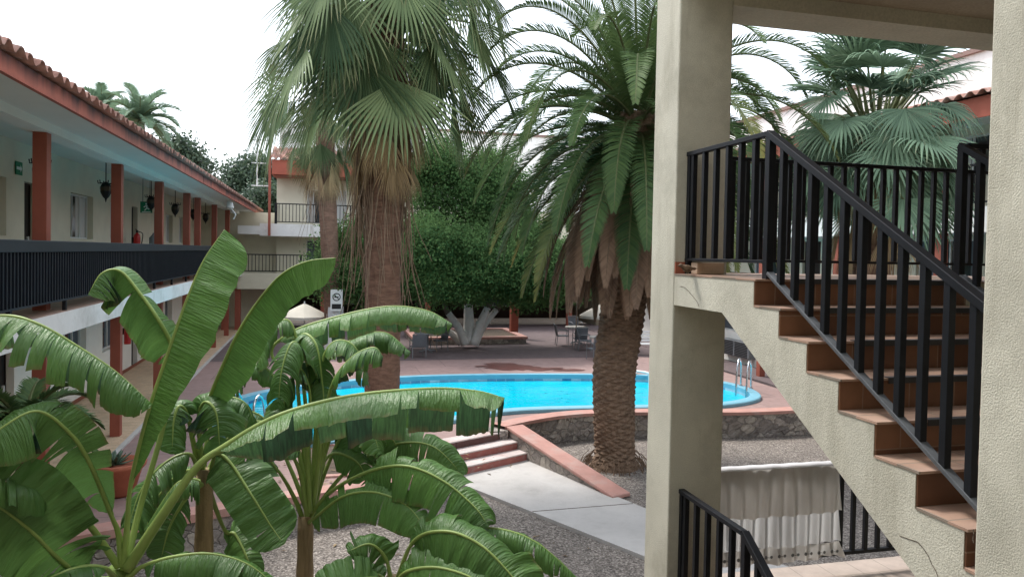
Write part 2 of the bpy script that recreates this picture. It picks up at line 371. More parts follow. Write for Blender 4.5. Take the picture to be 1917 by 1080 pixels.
def water_mat():
    m, n, b, o = newmat('pool_water'); v = coords(n)
    col = ramp(n, noise(n, v, .5, 7, .7), [(.3, (.0, .46, .66)), (.7, (.0, .58, .76))])
    n.links.new(col, b.inputs['Base Color']); b.inputs['Roughness'].default_value = .06; b.inputs['Specular IOR Level'].default_value = .5
    h = noise(n, coords(n, (1, 2.2, 1)), 2.2, 3, .5); bump(n, b, h, .45, .05); return m
M['water'] = water_mat()
struct(sheet('pool_water', [(p.x, p.y) for p in inner], -.10, 'water'))
# deck outline, seen from above
cap_px = [(945, 798), (1000, 786), (1060, 777), (1130, 772.5), (1250, 771), (1380, 771.5), (1485, 768)]
cap = [at(x, y, z=.12) for x, y in cap_px]+[Vector((12.7, 16.6, 0)), Vector((13.6, 17.6, 0))]
capl = spline(cap, 60)
stA, stB = Vector((3.86, 15.87, 0)), Vector((2.2, 15.0, 0))
edge = [(-3.75, 10.9), (-.75, 12.15), (1.14, 12.7), (2.06, 13.25), (stB.x, stB.y), (stA.x, stA.y)]
capd = []
for i, p in enumerate(capl):
    t = (capl[min(i+1, 59)]-capl[max(i-1, 0)]); t.z = 0; t.normalize(); capd.append(p+Vector((-t.y, t.x, 0))*.2)
deck_outer = edge+[(p.x, p.y) for p in capd]+[(13.6, 40), (-3.75, 40)]
struct(sheet('pool_deck', deck_outer, 0, 'deck', [[(p.x, p.y) for p in pool]], .45))
fy = [at(x, y, z=0) for x, y in ((300, 672), (700, 676), (900, 672), (1200, 668), (1500, 662))]
struct(sheet('paved_terrace', [(-3.75, 27.5)]+[(p.x, p.y) for p in fy if -3.7 < p.x < 13.5]+[(13.6, 25.5), (13.6, 40), (-3.75, 40)], .006, 'deck_far'))
# wet stains drying on the deck beside the pool
M['wet'] = mat('wet_red_concrete', (.13, .045, .04), .35, .3, 4, spec=.5)
def blob(cx, cy, rx, ry, seed):
    r = random.Random(seed); return [(cx+rx*(.6+.5*r.random())*math.cos(a), cy+ry*(.6+.5*r.random())*math.sin(a)) for a in [i*math.pi/14 for i in range(28)]]
for i, (x, y, rx, ry) in enumerate(((960, 688, 1.0, .7), (935, 682, .7, .4), (1010, 691, .5, .4), (1065, 693, .6, .25), (905, 686, .35, .15), (1040, 690, .3, .2))):
    p = at(x, y, z=0); struct(sheet('wet_patch', blob(p.x, p.y, rx, ry, i), .010+.002*i, 'wet'))
struct(sheet('walkway', [(-5.9, 2), (-3.75, 2), (-3.75, 40), (-5.9, 40)], .004, 'walk', thick=.5))
b = MB().box(-3.80, -3.70, 2, 36, -.4, .035); struct(b.build('kerb', 'concrete'))
struct(sheet('east_walkway', [(13.6, 2), (15.0, 2), (15.0, 40), (13.6, 40)], .03, 'deck_far', thick=.6))
struct(sheet('path', [(4.26, 15.55), (5.46, 12.2), (6.75, 8.7), (5.85, 7.5), (4.58, 10.2), (2.42, 14.35)], -.46, 'concrete', thick=.09))
for p, q in (((3.55, 12.2, -.458), (5.42, 12.25, -.458)), ((5.2, 9.0, -.458), (6.3, 9.8, -.458))):
    struct(MB().bar(p, q, .018, .004).build('path_joint', 'soil'))
# retaining walls
rw = thing('retaining_wall', 'curving rubble stone wall below the pool with a pink painted coping', 'stone wall', (cap[3].x, cap[3].y, GZ))
capin = []
for i, p in enumerate(capl):
    t = (capl[min(i+1, 59)]-capl[max(i-1, 0)]); t.z = 0; t.normalize(); capin.append(p+Vector((-t.y, t.x, 0))*.42)
b = MB(); b.grid([[p.xy.to_3d()+Vector((0, 0, zz)) for p in L] for L, zz in ((capl, .045), (capl, .12), (capin, .12), (capin, -.02))]); b.build('coping', 'pink', rw)
out5 = [p*1.0 for p in capl]; wl = []
for i, p in enumerate(capl):
    t = (capl[min(i+1, 59)]-capl[max(i-1, 0)]); t.z = 0; t.normalize(); wl.append(p+Vector((-t.y, t.x, 0))*.05)
b = MB(); nz = 10
rows = []
for k in range(nz+1):
    zz = GZ-.05+(.05-GZ+.045)*k/nz
    rows.append([p.xy.to_3d()+Vector((0, 0, zz))+Vector((random.uniform(-.02, .02), random.uniform(-.03, .03), 0)) for p in spline(wl, 150)])
b.grid(rows); b.box(3.62, 4.02, 15.86, 16.3, GZ, .044); b.build('stone_face', 'stone', rw)
lw = thing('low_garden_wall', 'low stone garden wall with a worn pink kerb beneath the banana leaves', 'stone wall', (.2, 12.4, GZ))
cb, sb = MB(), MB()
for p, q in zip(edge[:4], edge[1:5]):
    P, Q = Vector((*p, 0)), Vector((*q, 0)); t = (Q-P).normalized(); nrm = Vector((t.y, -t.x, 0))
    cb.prism([(P+nrm*.04).xy, (Q+nrm*.04+t*.03).xy, (Q-nrm*.32).xy, (P-nrm*.32).xy], -.09, .03)
    sb.prism([P.xy+nrm.xy*.003, Q.xy+nrm.xy*.003, Q.xy-nrm.xy*.3, P.xy-nrm.xy*.3], GZ-.04, -.09)
cb.build('kerb_coping', 'pink', lw); sb.build('stone_face', 'stone', lw)
# steps and sloping flank
gs = thing('garden_steps', 'short flight of worn red and white steps up to the pool deck', 'steps', ((stA.x+stB.x)/2, (stA.y+stB.y)/2, GZ))
t = (stA-stB).normalized(); nrm = Vector((t.y, -t.x, 0))
A, Bp = stA+t*.22, stB-t*.05
for k in range(3):
    z1 = -.155*k
    o = nrm*(.36*k)
    q = MB().prism([(A+o).xy, (Bp+o).xy, (Bp+o-nrm*.36).xy, (A+o-nrm*.36).xy], GZ, z1-.02+(.004 if k == 0 else 0))
    q.build('step_face', 'riser_pink', gs)
    q = MB().prism([(A+o+nrm*.012).xy, (Bp+o+nrm*.012).xy, (Bp+o-nrm*.36+nrm*.013).xy, (A+o-nrm*.36+nrm*.013).xy], z1-.018, z1+.012)
    q.build('step_top', 'step', gs, bevel=.008)
rp = thing('flank_wall', 'sloping pink topped stone flank wall descending beside the garden steps', 'stone wall', (5.3, 12.9, GZ))
P0, P1 = Vector((4.22, 16.02, 0)), Vector((5.36, 12.75, 0)); t = (P1-P0).normalized(); s = Vector((t.y, -t.x, 0))
def wedge(h0, h1, wd, zb, e0=0, e1=0):
    b = MB(); a0, a1 = P0-t*e0, P1+t*e1
    vs = [a0+s*wd/2, a0-s*wd/2, a1-s*wd/2, a1+s*wd/2]
    lo = [p+Vector((0, 0, zb[0] if i < 2 else zb[1])) for i, p in enumerate(vs)]; hi = [p+Vector((0, 0, h0 if i < 2 else h1)) for i, p in enumerate(vs)]
    return b.add(lo+hi, [(0, 1, 2, 3), (7, 6, 5, 4), (0, 4, 5, 1), (1, 5, 6, 2), (2, 6, 7, 3), (3, 7, 4, 0)])
wedge(.05, -.50, .34, (GZ-.05, GZ-.05)).build('stone_body', 'stone', rp)
wedge(.122, -.43, .44, (.048, -.505), .02, .08).build('sloping_coping', 'pink', rp, bevel=.02)
pb = thing('planting_bed', 'dry planting bed cut into the pink deck around the tall palm', 'planting bed', (1.0, 14.2, 0))
b = MB()
for x0, x1, y0, y1 in ((-.35, 1.9, 13.22, 13.34), (-.35, 1.9, 15.36, 15.48), (-.35, -.23, 13.34, 15.36), (1.78, 1.9, 13.34, 15.36)): b.box(x0, x1, y0, y1, -.05, .035)
b.build('kerb_edging', 'pink', pb)
MB().box(-.23, 1.78, 13.34, 15.36, -.05, .012).build('soil_fill', 'soil', pb)
tk = thing('tree_planter', 'low pink edged planter around the white painted tree', 'planter', tuple(at(885, 644, z=0)))
pc = at(885, 644, z=0)
b = MB()
for x0, x1, y0, y1 in ((-2.6, 2.4, -.2, .15), (-2.6, 2.4, 3.3, 3.6), (-2.6, -2.3, .15, 3.3), (2.1, 2.4, .15, 3.3)): b.box(pc.x+x0, pc.x+x1, pc.y+y0, pc.y+y1, .22, .32)
b.build('coping', 'pink', tk)
b = MB().box(pc.x-2.55, pc.x+2.35, pc.y-.15, pc.y+3.5, 0, .22); b.build('planter_face', 'stone', tk)
MB().box(pc.x-2.3, pc.x+2.1, pc.y+.15, pc.y+3.3, .2, .27).build('soil_fill', 'soil', tk)
# ================================================================ buildings
def wall_open(b, lo, hi, z0, z1, p0, p1, ops, ax='X'):
    """wall panel with openings: along Y at x in p0..p1 (ax X), or along X at y in p0..p1 (ax Y)"""
    def bx(a, c, za, zb):
        if c-a < 1e-4 or zb-za < 1e-4: return
        b.box(p0, p1, a, c, za, zb) if ax == 'X' else b.box(a, c, p0, p1, za, zb)
    cur = lo
    for a, c, za, zb in sorted(ops):
        bx(cur, a, z0, z1); bx(a, c, z0, za); bx(a, c, zb, z1); cur = c
    bx(cur, hi, z0, z1)
    return b
def window(par, a, c, z0, z1, p, ax='X', face=1, curtain='curtain', mull=2, name='window'):
    """pane with curtain side and an aluminium frame; face is the outward sign of the normal"""
    B = (lambda b, u0, u1, d0, d1, za, zb, mi=0: b.box(min(p+d0*face, p+d1*face), max(p+d0*face, p+d1*face), u0, u1, za, zb, mi)) if ax == 'X' else \
        (lambda b, u0, u1, d0, d1, za, zb, mi=0: b.box(u0, u1, min(p+d0*face, p+d1*face), max(p+d0*face, p+d1*face), za, zb, mi))
    g = MB(); B(g, a+.02, c-.02, .0, .012, z0+.02, z1-.02)
    w_ = g.build(name, 'glass', par)
    f = MB(); t = .045
    B(f, a, c, .013, .06, z0, z0+t); B(f, a, c, .013, .06, z1-t, z1); B(f, a, a+t, .013, .06, z0+t, z1-t); B(f, c-t, c, .013, .06, z0+t, z1-t)
    for k in range(1, mull): m_ = a+(c-a)*k/mull; B(f, m_-t/2, m_+t/2, .013, .055, z0+t, z1-t)
    f.build('frame', 'frame', w_)
    for ua, ub in ((a+.05+(c-a)*.52, c-.06), (a+.05, a+(c-a)*.2)): q = MB(); B(q, ua, ub, .0125, .0155, z0+.05, z1-.05); q.build('curtain', curtain, w_)
    return w_
def door(par, a, c, z0, z1, p, ax='X', face=1):
    B = (lambda b, u0, u1, d0, d1, za, zb: b.box(min(p+d0*face, p+d1*face), max(p+d0*face, p+d1*face), u0, u1, za, zb)) if ax == 'X' else \
        (lambda b, u0, u1, d0, d1, za, zb: b.box(u0, u1, min(p+d0*face, p+d1*face), max(p+d0*face, p+d1*face), za, zb))
    g = MB(); B(g, a+.04, c-.04, 0, .04, z0, z1-.04); d_ = g.build('door', 'door', par)
    f = MB(); B(f, a, a+.04, 0, .06, z0, z1); B(f, c-.04, c, 0, .06, z0, z1); B(f, a+.04, c-.04, 0, .06, z1-.04, z1); f.build('frame', 'door', d_)
    h = MB(); B(h, c-.16, c-.10, .041, .075, z0+.95, z0+1.15); h.build('handle', 'frame', d_)
    return d_
def barrel_roof(lo, hi, eave, ridge, ax='Y', p=.30, n=7):
    """rows of half-round clay tiles; eave=(u,z) ridge=(u,z) with u across, tiles running along ax"""
    b = MB(); (ua, za), (ub, zb) = eave, ridge; L = math.hypot(ub-ua, zb-za); du, dz = (ub-ua)/L, (zb-za)/L
    nn = -1 if du < 0 else 1; per = 8; K = int((hi-lo)/p*per); rows = []
    for c in range(n):
        for e in (0, 1):
            t = L*min((c+e)/n, 1) if e else L*c/n
            lift = .03 if not e else .0
            row = []
            for k in range(K+1):
                y = lo+k*p/per; f = (y-lo) % p/p
                h = .058*math.sqrt(max(0, 1-((f-.32)/.32)**2)) if f < .64 else -.034*math.sqrt(max(0, 1-((f-.82)/.18)**2))
                jit = .012*math.sin(int((y-lo)/p)*2.7+c*1.9)
                u, zz = ua+du*(t+jit), za+dz*t+(h+lift)
                row.append((u, y, zz) if ax == 'Y' else (y, u, zz))
            rows.append(row)
    if (ax == 'Y') == (du > 0): rows = [r[::-1] for r in rows]
    b.grid(rows); return b
def solidify(o, th):
    s_ = o.modifiers.new('thickness', 'SOLIDIFY'); s_.thickness = th; s_.offset = -1; return o
# ---- the long wing on the left
W = thing('hotel_wing', 'long two storey wing with red posts and clay tile eaves left of the pool', 'building', (-6, 20, 0))
up_ops = [(9.0, 10.6, 4.1, 5.22), (12.0, 12.85, 2.95, 5.22), (14.6, 16.4, 4.1, 5.22), (17.3, 18.05, 2.95, 5.22), (20.2, 22.05, 4.1, 5.22), (23.7, 24.9, 4.1, 5.22), (26.2, 27.0, 2.95, 5.22), (29.5, 30.4, 2.95, 5.22), (31.6, 33.0, 4.1, 5.22), (34.4, 35.8, 4.1, 5.22)]
lo_ops = [(9.0, 10.6, .95, 2.15), (11.6, 12.5, 0, 2.15), (13.4, 15.2, .95, 2.15), (15.9, 16.8, 0, 2.15), (19.7, 21.5, .95, 2.15), (23.0, 24.6, .95, 2.15), (26.3, 27.1, 0, 2.15), (29.5, 30.4, 0, 2.15), (31.6, 33.0, .95, 2.15)]
wall_open(MB(), 2, 40, 2.95, 6.0, -6.2, -5.9, up_ops).build('upper_wall', 'wall_up', W)
wall_open(MB(), 2, 40, -.1, 2.61, -6.2, -5.9, lo_ops).build('lower_wall', 'wall_low', W)
MB().box(-12, -6.2, 2, 40, -.1, 5.9).build('rear_block', 'wall_up', W)
for ops in (up_ops, lo_ops):
    for a, c, z0, z1 in ops:
        if z0 in (2.95, 0): door(W, a, c, z0+.005, z1, -6.1)
        else: window(W, a, c, z0, z1, -6.1, curtain='curtain' if ops is up_ops else 'curtain_dark', mull=3 if c-a > 1.5 else 2)
MB().box(-6.2, -3.7, 2, 38, 2.61, 2.945).build('floor_slab', 'white', W)
MB().box(-5.9, -3.72, 2, 38, 2.945, 2.953).build('floor_tiles', 'walk_up', W)
MB().box(-4.26, -3.94, 2, 39, 5.62, 5.76).build('eave_beam', 'soffit', W)
MB().box(-3.94, -3.27, 2, 43, 5.75, 5.80).box(-5.9, -4.26, 2, 39.8, 5.99, 6.04).build('soffit', 'soffit', W)
MB().box(-3.27, -3.21, 2, 22.3, 5.72, 5.925).box(-3.27, -3.21, 22.36, 43, 5.725, 5.93).build('fascia', 'fascia', W)
solidify(barrel_roof(2, 43, (-3.10, 5.945), (-7.6, 7.0), 'Y', .30, 9).build('roof', 'roof', W, smooth=True), .018)
b = MB().box(-5.899, -5.885, 2, 39, .004, .10)
b.build('baseboard', 'skirt', W)
for y in (8.5, 12.7, 17.0, 21.1, 25.2, 27.3, 31.4, 35.6):
    MB().box(-4.195, -4.005, y-.095, y+.095, 2.953, 5.62).build('upper_post', 'red', W)
    MB().box(-4.195, -4.005, y-.095, y+.095, .004, 2.61).build('lower_post', 'red', W)
rl = MB().box(-3.83, -3.73, 2, 38, 3.84, 4.0).build('railing', 'rail_top', W, bevel=.01)
b = MB().box(-3.784, -3.776, 2, 38, 3.13, 3.84)
y = 2.05
while y < 38: b.box(-3.776, -3.752, y, y+.035, 3.13, 3.835); y += .115
b.build('bar_panel', 'panel', rl)
MB().box(-3.80, -3.75, 2, 38, 3.105, 3.132).build('bottom_rail', 'rail_top', rl)
y = 2.2
while y < 38: MB().box(-3.81, -3.76, y-.03, y+.03, 2.953, 3.105).build('foot', 'black', rl); y += 2.1
# lanterns hung in the corridor
def lantern():
    r = thing('hanging_lantern', 'black wrought iron lantern hanging on a chain in the upper corridor', 'lantern', (0, 0, 0), 'iron lanterns hung along the upper corridor')
    MB().tube([(0, 0, .55), (0, 0, .0)], .012, 6).build('chain', 'iron', r)
    bd = MB().lathe([(.02, .02), (.05, 0), (.11, -.06), (.13, -.14), (.12, -.24), (.07, -.34), (.03, -.38)], n=8).build('body', 'iron', r)
    b = MB()
    for k in range(6):
        a = k*math.pi/3; b.tube([(.07*math.cos(a), .07*math.sin(a), -.02), (.17*math.cos(a), .17*math.sin(a), -.02), (.18*math.cos(a), .18*math.sin(a), .05)], .012, 5)
    b.build('scroll', 'iron', bd)
    MB().lathe([(.132, -.10), (.134, -.14), (.126, -.2)], n=8).build('glass', 'amber', bd)
    MB().lathe([(.03, -.38), (.012, -.44), (.004, -.47)], n=6).build('finial', 'iron', bd)
    return r
ln = lantern(); first = True
for lab, y in (('black iron lantern behind the nearest red upper post', 15.4), ('black iron lantern between the first two red upper posts', 19.7), ('black iron lantern in front of the second green exit sign', 24.6), ('black iron lantern between third and fourth upper posts', 28.4), ('small black iron lantern far along the upper corridor', 32.2), ('farthest black iron lantern near the corridor end', 35.5)):
    o = ln if first else copy_tree(ln); first = False
    o.location = (-5.0, y, 5.44); o['label'] = lab
# floodlight, signs, extinguishers on the wing
def sign_arrow(y, z, lab, x=-5.885, s=1.0):
    r = thing('exit_sign', lab, 'sign', (x, y, z), 'green exit signs of the upper corridor')
    MB().box(x, x+.012, y-.17*s, y+.17*s, z-.13*s, z+.13*s).build('plate', 'green_sign', r)
    MB().box(x+.0125, x+.016, y-.13*s, y+.07*s, z-.03*s, z+.03*s).prism([(y+.06*s, z-.075*s), (y+.14*s, z), (y+.06*s, z+.075*s)], x+.0126, x+.0161, 'x').build('arrow', 'sign_white', r)
sign_arrow(16.95, 5.45, 'green exit sign with white arrow beside the nearest upper door')
def running_sign():
    p = (-5.2, 24.9, 5.13)
    r = thing('exit_sign', 'green exit sign with a running figure hanging across the corridor', 'sign', p, 'green exit signs of the upper corridor')
    x, y, z = p
    MB().box(x-.17, x+.17, y, y+.012, z-.17, z+.17).build('plate', 'green_sign', r)
    q = MB(); f = lambda a, c: q.bar((x+a[0], y-.004, z+a[1]), (x+c[0], y-.004, z+c[1]), .03, .006, (0, 1, 0))
    for a, c in (((0, .06), (.02, -.02)), ((.02, -.02), (.08, -.06)), ((.02, -.02), (-.05, -.10)), ((0, .05), (.08, .03)), ((0, .05), (-.07, .0))): f(a, c)
    q.box(x-.025, x+.025, y-.006, y-.001, z+.075, z+.125); q.box(x-.12, x+.12, y-.004, y-.001, z-.155, z-.13)
    q.build('figure', 'sign_white', r)
    MB().tube([(x-.1, y+.006, z+.17), (x-.1, y+.006, 5.99)], .008, 5).tube([(x+.1, y+.006, z+.17), (x+.1, y+.006, 5.99)], .008, 5).build('hanger', 'iron', r)
running_sign()
def extinguisher(x, y, z, lab):
    r = thing('fire_extinguisher', lab, 'fire extinguisher', (x, y, z), 'red fire extinguishers on the wing wall')
    MB().lathe([(.02, 0), (.095, .01), (.10, .05), (.10, .50), (.085, .57), (.04, .61), (.03, .64)], (x, y, z), 14).build('cylinder', 'redpaint', r, smooth=True)
    MB().lathe([(.035, .64), (.035, .70), (.02, .72)], (x, y, z), 10).bar((x, y, z+.70), (x, y-.16, z+.74), .03, .02).build('valve', 'sign_black', r)
    MB().tube(spline([(x+.03, y, z+.68), (x+.16, y, z+.6), (x+.13, y, z+.3), (x+.11, y, z+.2)], 12), .014, 6).build('hose', 'sign_black', r)
    MB().box(x-.15, x-.10, y-.05, y+.05, z+.3, z+.5).build('bracket', 'sign_black', r)
extinguisher(-5.55, 25.35, 3.72, 'red fire extinguisher standing beside the upper corridor post')
extinguisher(-5.7, 24.9, .95, 'red fire extinguisher on the ground floor wall behind the post')
wj = thing('water_jug', 'pale blue plastic water jug on the upper corridor floor', 'water jug', (-5.2, 26.0, 2.953))
M['bluejug'] = mat('pale_blue_plastic', (.25, .33, .38), .2, .1, 4, spec=.5)
MB().lathe([(.05, .955), (.13, .96), (.14, 1.0), (.14, 1.26), (.09, 1.32), (.04, 1.38), (.04, 1.42)], (-5.2, 26.0, 2.953), 14).build('bottle', 'bluejug', wj, smooth=True)
MB().box(-5.36, -5.04, 25.84, 26.16, 2.953, 3.905).build('dispenser', 'metal_grey', wj)
fl = thing('floodlight', 'white floodlight on a bent arm at the far end of the eaves', 'floodlight', (-3.6, 31.0, 5.75))
p = Vector((-3.5, 30.3, 5.75))
MB().tube(spline([p, p+Vector((.02, 0, -.2)), p+Vector((.22, -.02, -.42)), p+Vector((.3, -.02, -.55)), p+Vector((.22, 0, -.72))], 14), .025, 7).build('arm', 'chrome_white', fl)
MB().lathe([(.03, .0), (.1, -.05), (.15, -.25), (.15, -.28)], p+Vector((.1, -.1, -.02)), 12).build('lamp_head', 'chrome_white', fl, smooth=True)
M['shade_wall'] = mat('shade_darkened_wall', (.07, .05, .04), .8, .3, 2)  # deep colonnade shade put into the wall colour
# ---- the block at the far end
FB = thing('hotel_block', 'three storey end block with balconies and a red tiled parapet behind the palms', 'building', (0, 40, 0))
YF = 38.0
wall_open(MB(), -2.2, 5.0, 5.0, 7.5, YF+1.0, YF+1.3, [(-.75, 1.2, 5.25, 6.95)], 'Y').build('third_storey_wall', 'wall_up', FB)
wall_open(MB(), -2.2, 5.0, 2.75, 4.55, YF+1.0, YF+1.3, [(-.75, 1.4, 2.76, 4.4)], 'Y').build('second_storey_wall', 'wall_up', FB)
window(FB, -.75, 1.2, 5.25, 6.95, YF+1.15, 'Y', -1); window(FB, -.75, 1.4, 2.76, 4.4, YF+1.15, 'Y', -1, 'curtain_dark')
MB().box(-6.2, -2.2, YF+1.5, YF+1.8, 0, 5.745).box(-6.2, -4.27, YF+1.5, YF+1.8, 5.7455, 5.985).build('end_wall', 'wall_up', FB)
MB().box(-3.9, -2.9, YF-.1, YF+1.3, 4.62, 5.02).build('link_slab', 'white', FB)
MB().box(-2.9, 5.0, YF-.1, YF+1.3, 4.55, 5.15).build('balcony_slab', 'white', FB)
MB().box(-2.2, 5, YF+1.3, YF+9, 2.36, 7.45).build('rear_block', 'wall_up', FB)
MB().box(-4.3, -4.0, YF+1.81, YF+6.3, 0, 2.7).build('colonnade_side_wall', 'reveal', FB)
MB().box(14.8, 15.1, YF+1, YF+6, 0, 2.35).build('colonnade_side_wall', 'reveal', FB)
MB().box(-3.9, 5.0, YF-.1, YF+1.3, 1.98, 2.75).build('walkway_slab', 'wall_up', FB)
MB().box(-2.35, 6.0, YF-.45, YF-.35, 7.5, 8.2).box(-2.35, -2.25, YF-.35, YF+1.2, 7.5, 8.2).build('parapet_fascia', 'redplain', FB)
MB().box(-2.25, 6.0, YF-.35, YF+2, 7.45, 7.52).build('soffit', 'red', FB)
solidify(barrel_roof(-2.4, 6.0, (YF-.55, 8.22), (YF+1.4, 9.0), 'X', .26, 5).build('roof', 'roof', FB, smooth=True), .02)
MB().box(-2.1, 4.5, YF+1.4, YF+6, 7.5, 10.3).build('roof_block', 'white', FB)
def thin_rail(par, a, c, z0, h, p, ax='Y', sp=.16, name='balcony_railing'):
    B = (lambda b, u0, u1, za, zb, t=.02: b.box(u0, u1, p-t, p+t, za, zb)) if ax == 'Y' else (lambda b, u0, u1, za, zb, t=.02: b.box(p-t, p+t, u0, u1, za, zb))
    b = MB(); B(b, a, c, z0+h-.05, z0+h, .03); B(b, a, c, z0+.08, z0+.12, .02); r = b.build(name, 'black', par)
    b = MB(); u = a
    while u < c: B(b, u, u+.03, z0+.121, z0+h-.051, .014); u += sp
    b.build('bars', 'black', r)
    b = MB(); u = a
    while u <= c+.01: B(b, u-.03, u+.03, z0, z0+h+.002, .032); u += (c-a)/max(1, round((c-a)/3))
    b.build('posts', 'black', r); return r
thin_rail(FB, -2.2, 4.9, 5.15, 1.0, YF-.02); thin_rail(FB, -3.9, 4.9, 2.75, .92, YF-.02)
thin_rail(FB, YF, YF+1, 5.15, 1.0, -2.2, 'X')
# ground floor colonnade and upper storey beyond the tree
wall_open(MB(), -4, 15, 0, 2.35, YF+6.0, YF+6.3, [(1.0, 2.6, .8, 2.0), (4.5, 6, 0, 2.1), (9.0, 11.2, .7, 2.1)], 'Y').build('colonnade_wall', 'shade_wall', FB)
window(FB, 1.0, 2.6, .8, 2.0, YF+6.15, 'Y', -1, 'curtain_dark'); door(FB, 4.5, 6, .01, 2.1, YF+6.15, 'Y', -1); window(FB, 9.0, 11.2, .7, 2.1, YF+6.15, 'Y', -1, 'curtain_dark')
MB().box(5.0, 15, YF-.1, YF+6.3, 2.35, 2.9).build('colonnade_slab', 'white', FB)
MB().box(5.0, 15, YF+1.3, YF+9, 2.9, 6.2).build('upper_rear_wall', 'wall_up', FB)
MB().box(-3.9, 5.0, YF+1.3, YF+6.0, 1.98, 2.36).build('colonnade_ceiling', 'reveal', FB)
for px in (420, 445, 520, 605, 700, 800, 965, 1065, 1170):
    p = at(px, 600, Y=YF+.15); MB().box(p.x-.13, p.x+.13, YF+.02, YF+.28, 0, 1.98 if p.x < 5 else 2.35).build('column', 'red', FB)
pa = at(962, 600, Y=33.6); MB().box(pa.x-.17, pa.x+.17, pa.y-.17, pa.y+.17, .01, 2.6).build('planter_post', 'red', FB)
WB = thing('white_block', 'plain white rooftop block with red coping beyond the courtyard tree', 'building', (9, 52, 0))
MB().box(3.5, 26, 50, 58, 0, 12.0).build('wall', 'white', WB); MB().box(3.4, 26.1, 49.9, 58.1, 12.0, 12.16).build('coping', 'coping', WB)
# steel pole and ladder mast at the corner of the block
mp = thing('roof_pole', 'rust red steel pole with a square hooked top rising past the block corner', 'pole', (-2.4, YF-.3, 4.5))
x = -2.45; MB().box(x-.06, x+.06, YF-.42, YF-.30, 4.55, 9.55).box(x-.06, x+.3, YF-.42, YF-.30, 9.43, 9.551).box(x+.2, x+.26, YF-.42, YF-.30, 9.551, 10.15).box(x+.2, x+.62, YF-.42, YF-.30, 10.15, 10.22).box(x+.56, x+.62, YF-.42, YF-.3, 9.75, 10.15).build('pole_body', 'red', mp)
la = thing('roof_antenna', 'thin white antenna mast with cross arms over the wing roof', 'antenna', (-3.0, YF, 6))
x = -3.05; MB().box(x-.03, x+.03, YF-.1, YF-.04, 6.9, 9.3).build('mast', 'chrome_white', la)
for z_, l in ((9.1, .55), (8.0, .62), (6.92, .62)): MB().box(x-.25, x+l, YF-.13, YF-.1, z_, z_+.05).build('cross_arm', 'chrome_white', la)
# ---- the wing on the right
E = thing('east_wing', 'far right wing with white balcony bands and tiled eaves behind the stairs', 'building', (15, 25, 0))
e3 = [(12, 12.9, 5.2, 7.0), (14, 15.8, 6.0, 7.0), (18, 18.9, 5.2, 7.0), (20, 22, 6.0, 7.0), (24.5, 25.4, 5.2, 7.0), (27, 29, 6.0, 7.0), (31, 31.9, 5.2, 7.0)]
e2 = [(12, 13.6, 2.5, 4.5), (14.5, 16.5, 2.5, 4.5), (17.6, 19.4, 2.5, 4.5), (20.4, 21.3, 2.46, 4.5), (22.3, 24.2, 2.5, 4.5), (26, 27.6, 2.5, 4.5), (29, 30, 2.46, 4.5)]
e1 = [(18, 20, 1.1, 2.0), (22, 23, 0.03, 2.0), (24.6, 26.4, 1.15, 1.75), (29, 31, 1.1, 2.0)]
wall_open(MB(), 6, 38, 5.16, 7.2, 15.2, 15.5, e3).build('third_storey_wall', 'wall_up', E)
wall_open(MB(), 6, 38, 2.46, 4.6, 15.2, 15.5, e2).build('second_storey_wall', 'wall_up', E)
wall_open(MB(), 6, 38, 0, 1.95, 15.2, 15.5, e1).build('ground_storey_wall', 'wall_low', E)
for ops, cu in ((e3, 'curtain'), (e2, 'curtain_dark'), (e1, 'curtain_dark')):
    for a, c, z0, z1 in ops:
        if c-a < 1: door(E, a, c, z0+.005, z1, 15.35, 'X', -1)
        else: window(E, a, c, z0, z1, 15.35, 'X', -1, cu)
MB().box(15.5, 22, 6, 38, 0, 7.2).build('rear_block', 'wall_up', E)
MB().box(13.9, 15.2, 6, 38, 4.6, 5.16).build('upper_balcony_slab', 'white', E); MB().box(14.6, 15.2, 6, 38, 1.95, 2.46).build('lower_balcony_slab', 'white', E)
thin_rail(E, 6, 38, 5.16, .95, 13.96, 'X', .13); thin_rail(E, 6, 38, 2.46, .95, 14.66, 'X', .13)
for y in (7.5, 11, 14.6, 18.2, 21.9, 26.0, 29.5, 33.0):
    for z0, z1 in ((.03, 1.95), (2.46, 4.6), (5.16, 7.2)): MB().box(14.05, 14.25, y-.1, y+.1, z0, z1).build('post', 'red', E)
MB().box(13.4, 15.5, 6, 33, 7.2, 7.3).build('soffit', 'soffit', E)
MB().box(13.36, 13.40, 6, 33, 6.98, 7.42).build('fascia', 'redplain', E)
solidify(barrel_roof(6, 33, (13.2, 7.45), (17.6, 8.5), 'Y', .30, 8).build('roof', 'roof', E, smooth=True), .02)
MB().box(17.5, 22, 6, 38, 7.2, 9.72).build('roof_block', 'white', E)
MB().box(17.4, 22.1, 5.9, 38.1, 9.72, 9.85).build('coping', 'coping', E)
ac = thing('air_conditioner', 'grey louvred air conditioner on the white ground floor wall', 'air conditioner', (15.0, 26, .5))
p = at(1352, 655, X=15.0); q = at(1406, 655, X=15.0); y0, y1 = sorted((p.y, q.y)); 
MB().box(14.9, 15.198, y0, y1, .28, .86).build('casing', 'metal_grey', ac, bevel=.02)
b = MB(); k = .32
while k < .82: b.box(14.885, 14.9, y0+.08, (y0+y1)/2-.05, k, k+.03); b.box(14.885, 14.9, (y0+y1)/2+.05, y1-.08, k, k+.03); k += .06
b.build('louvres', 'sign_black', ac)
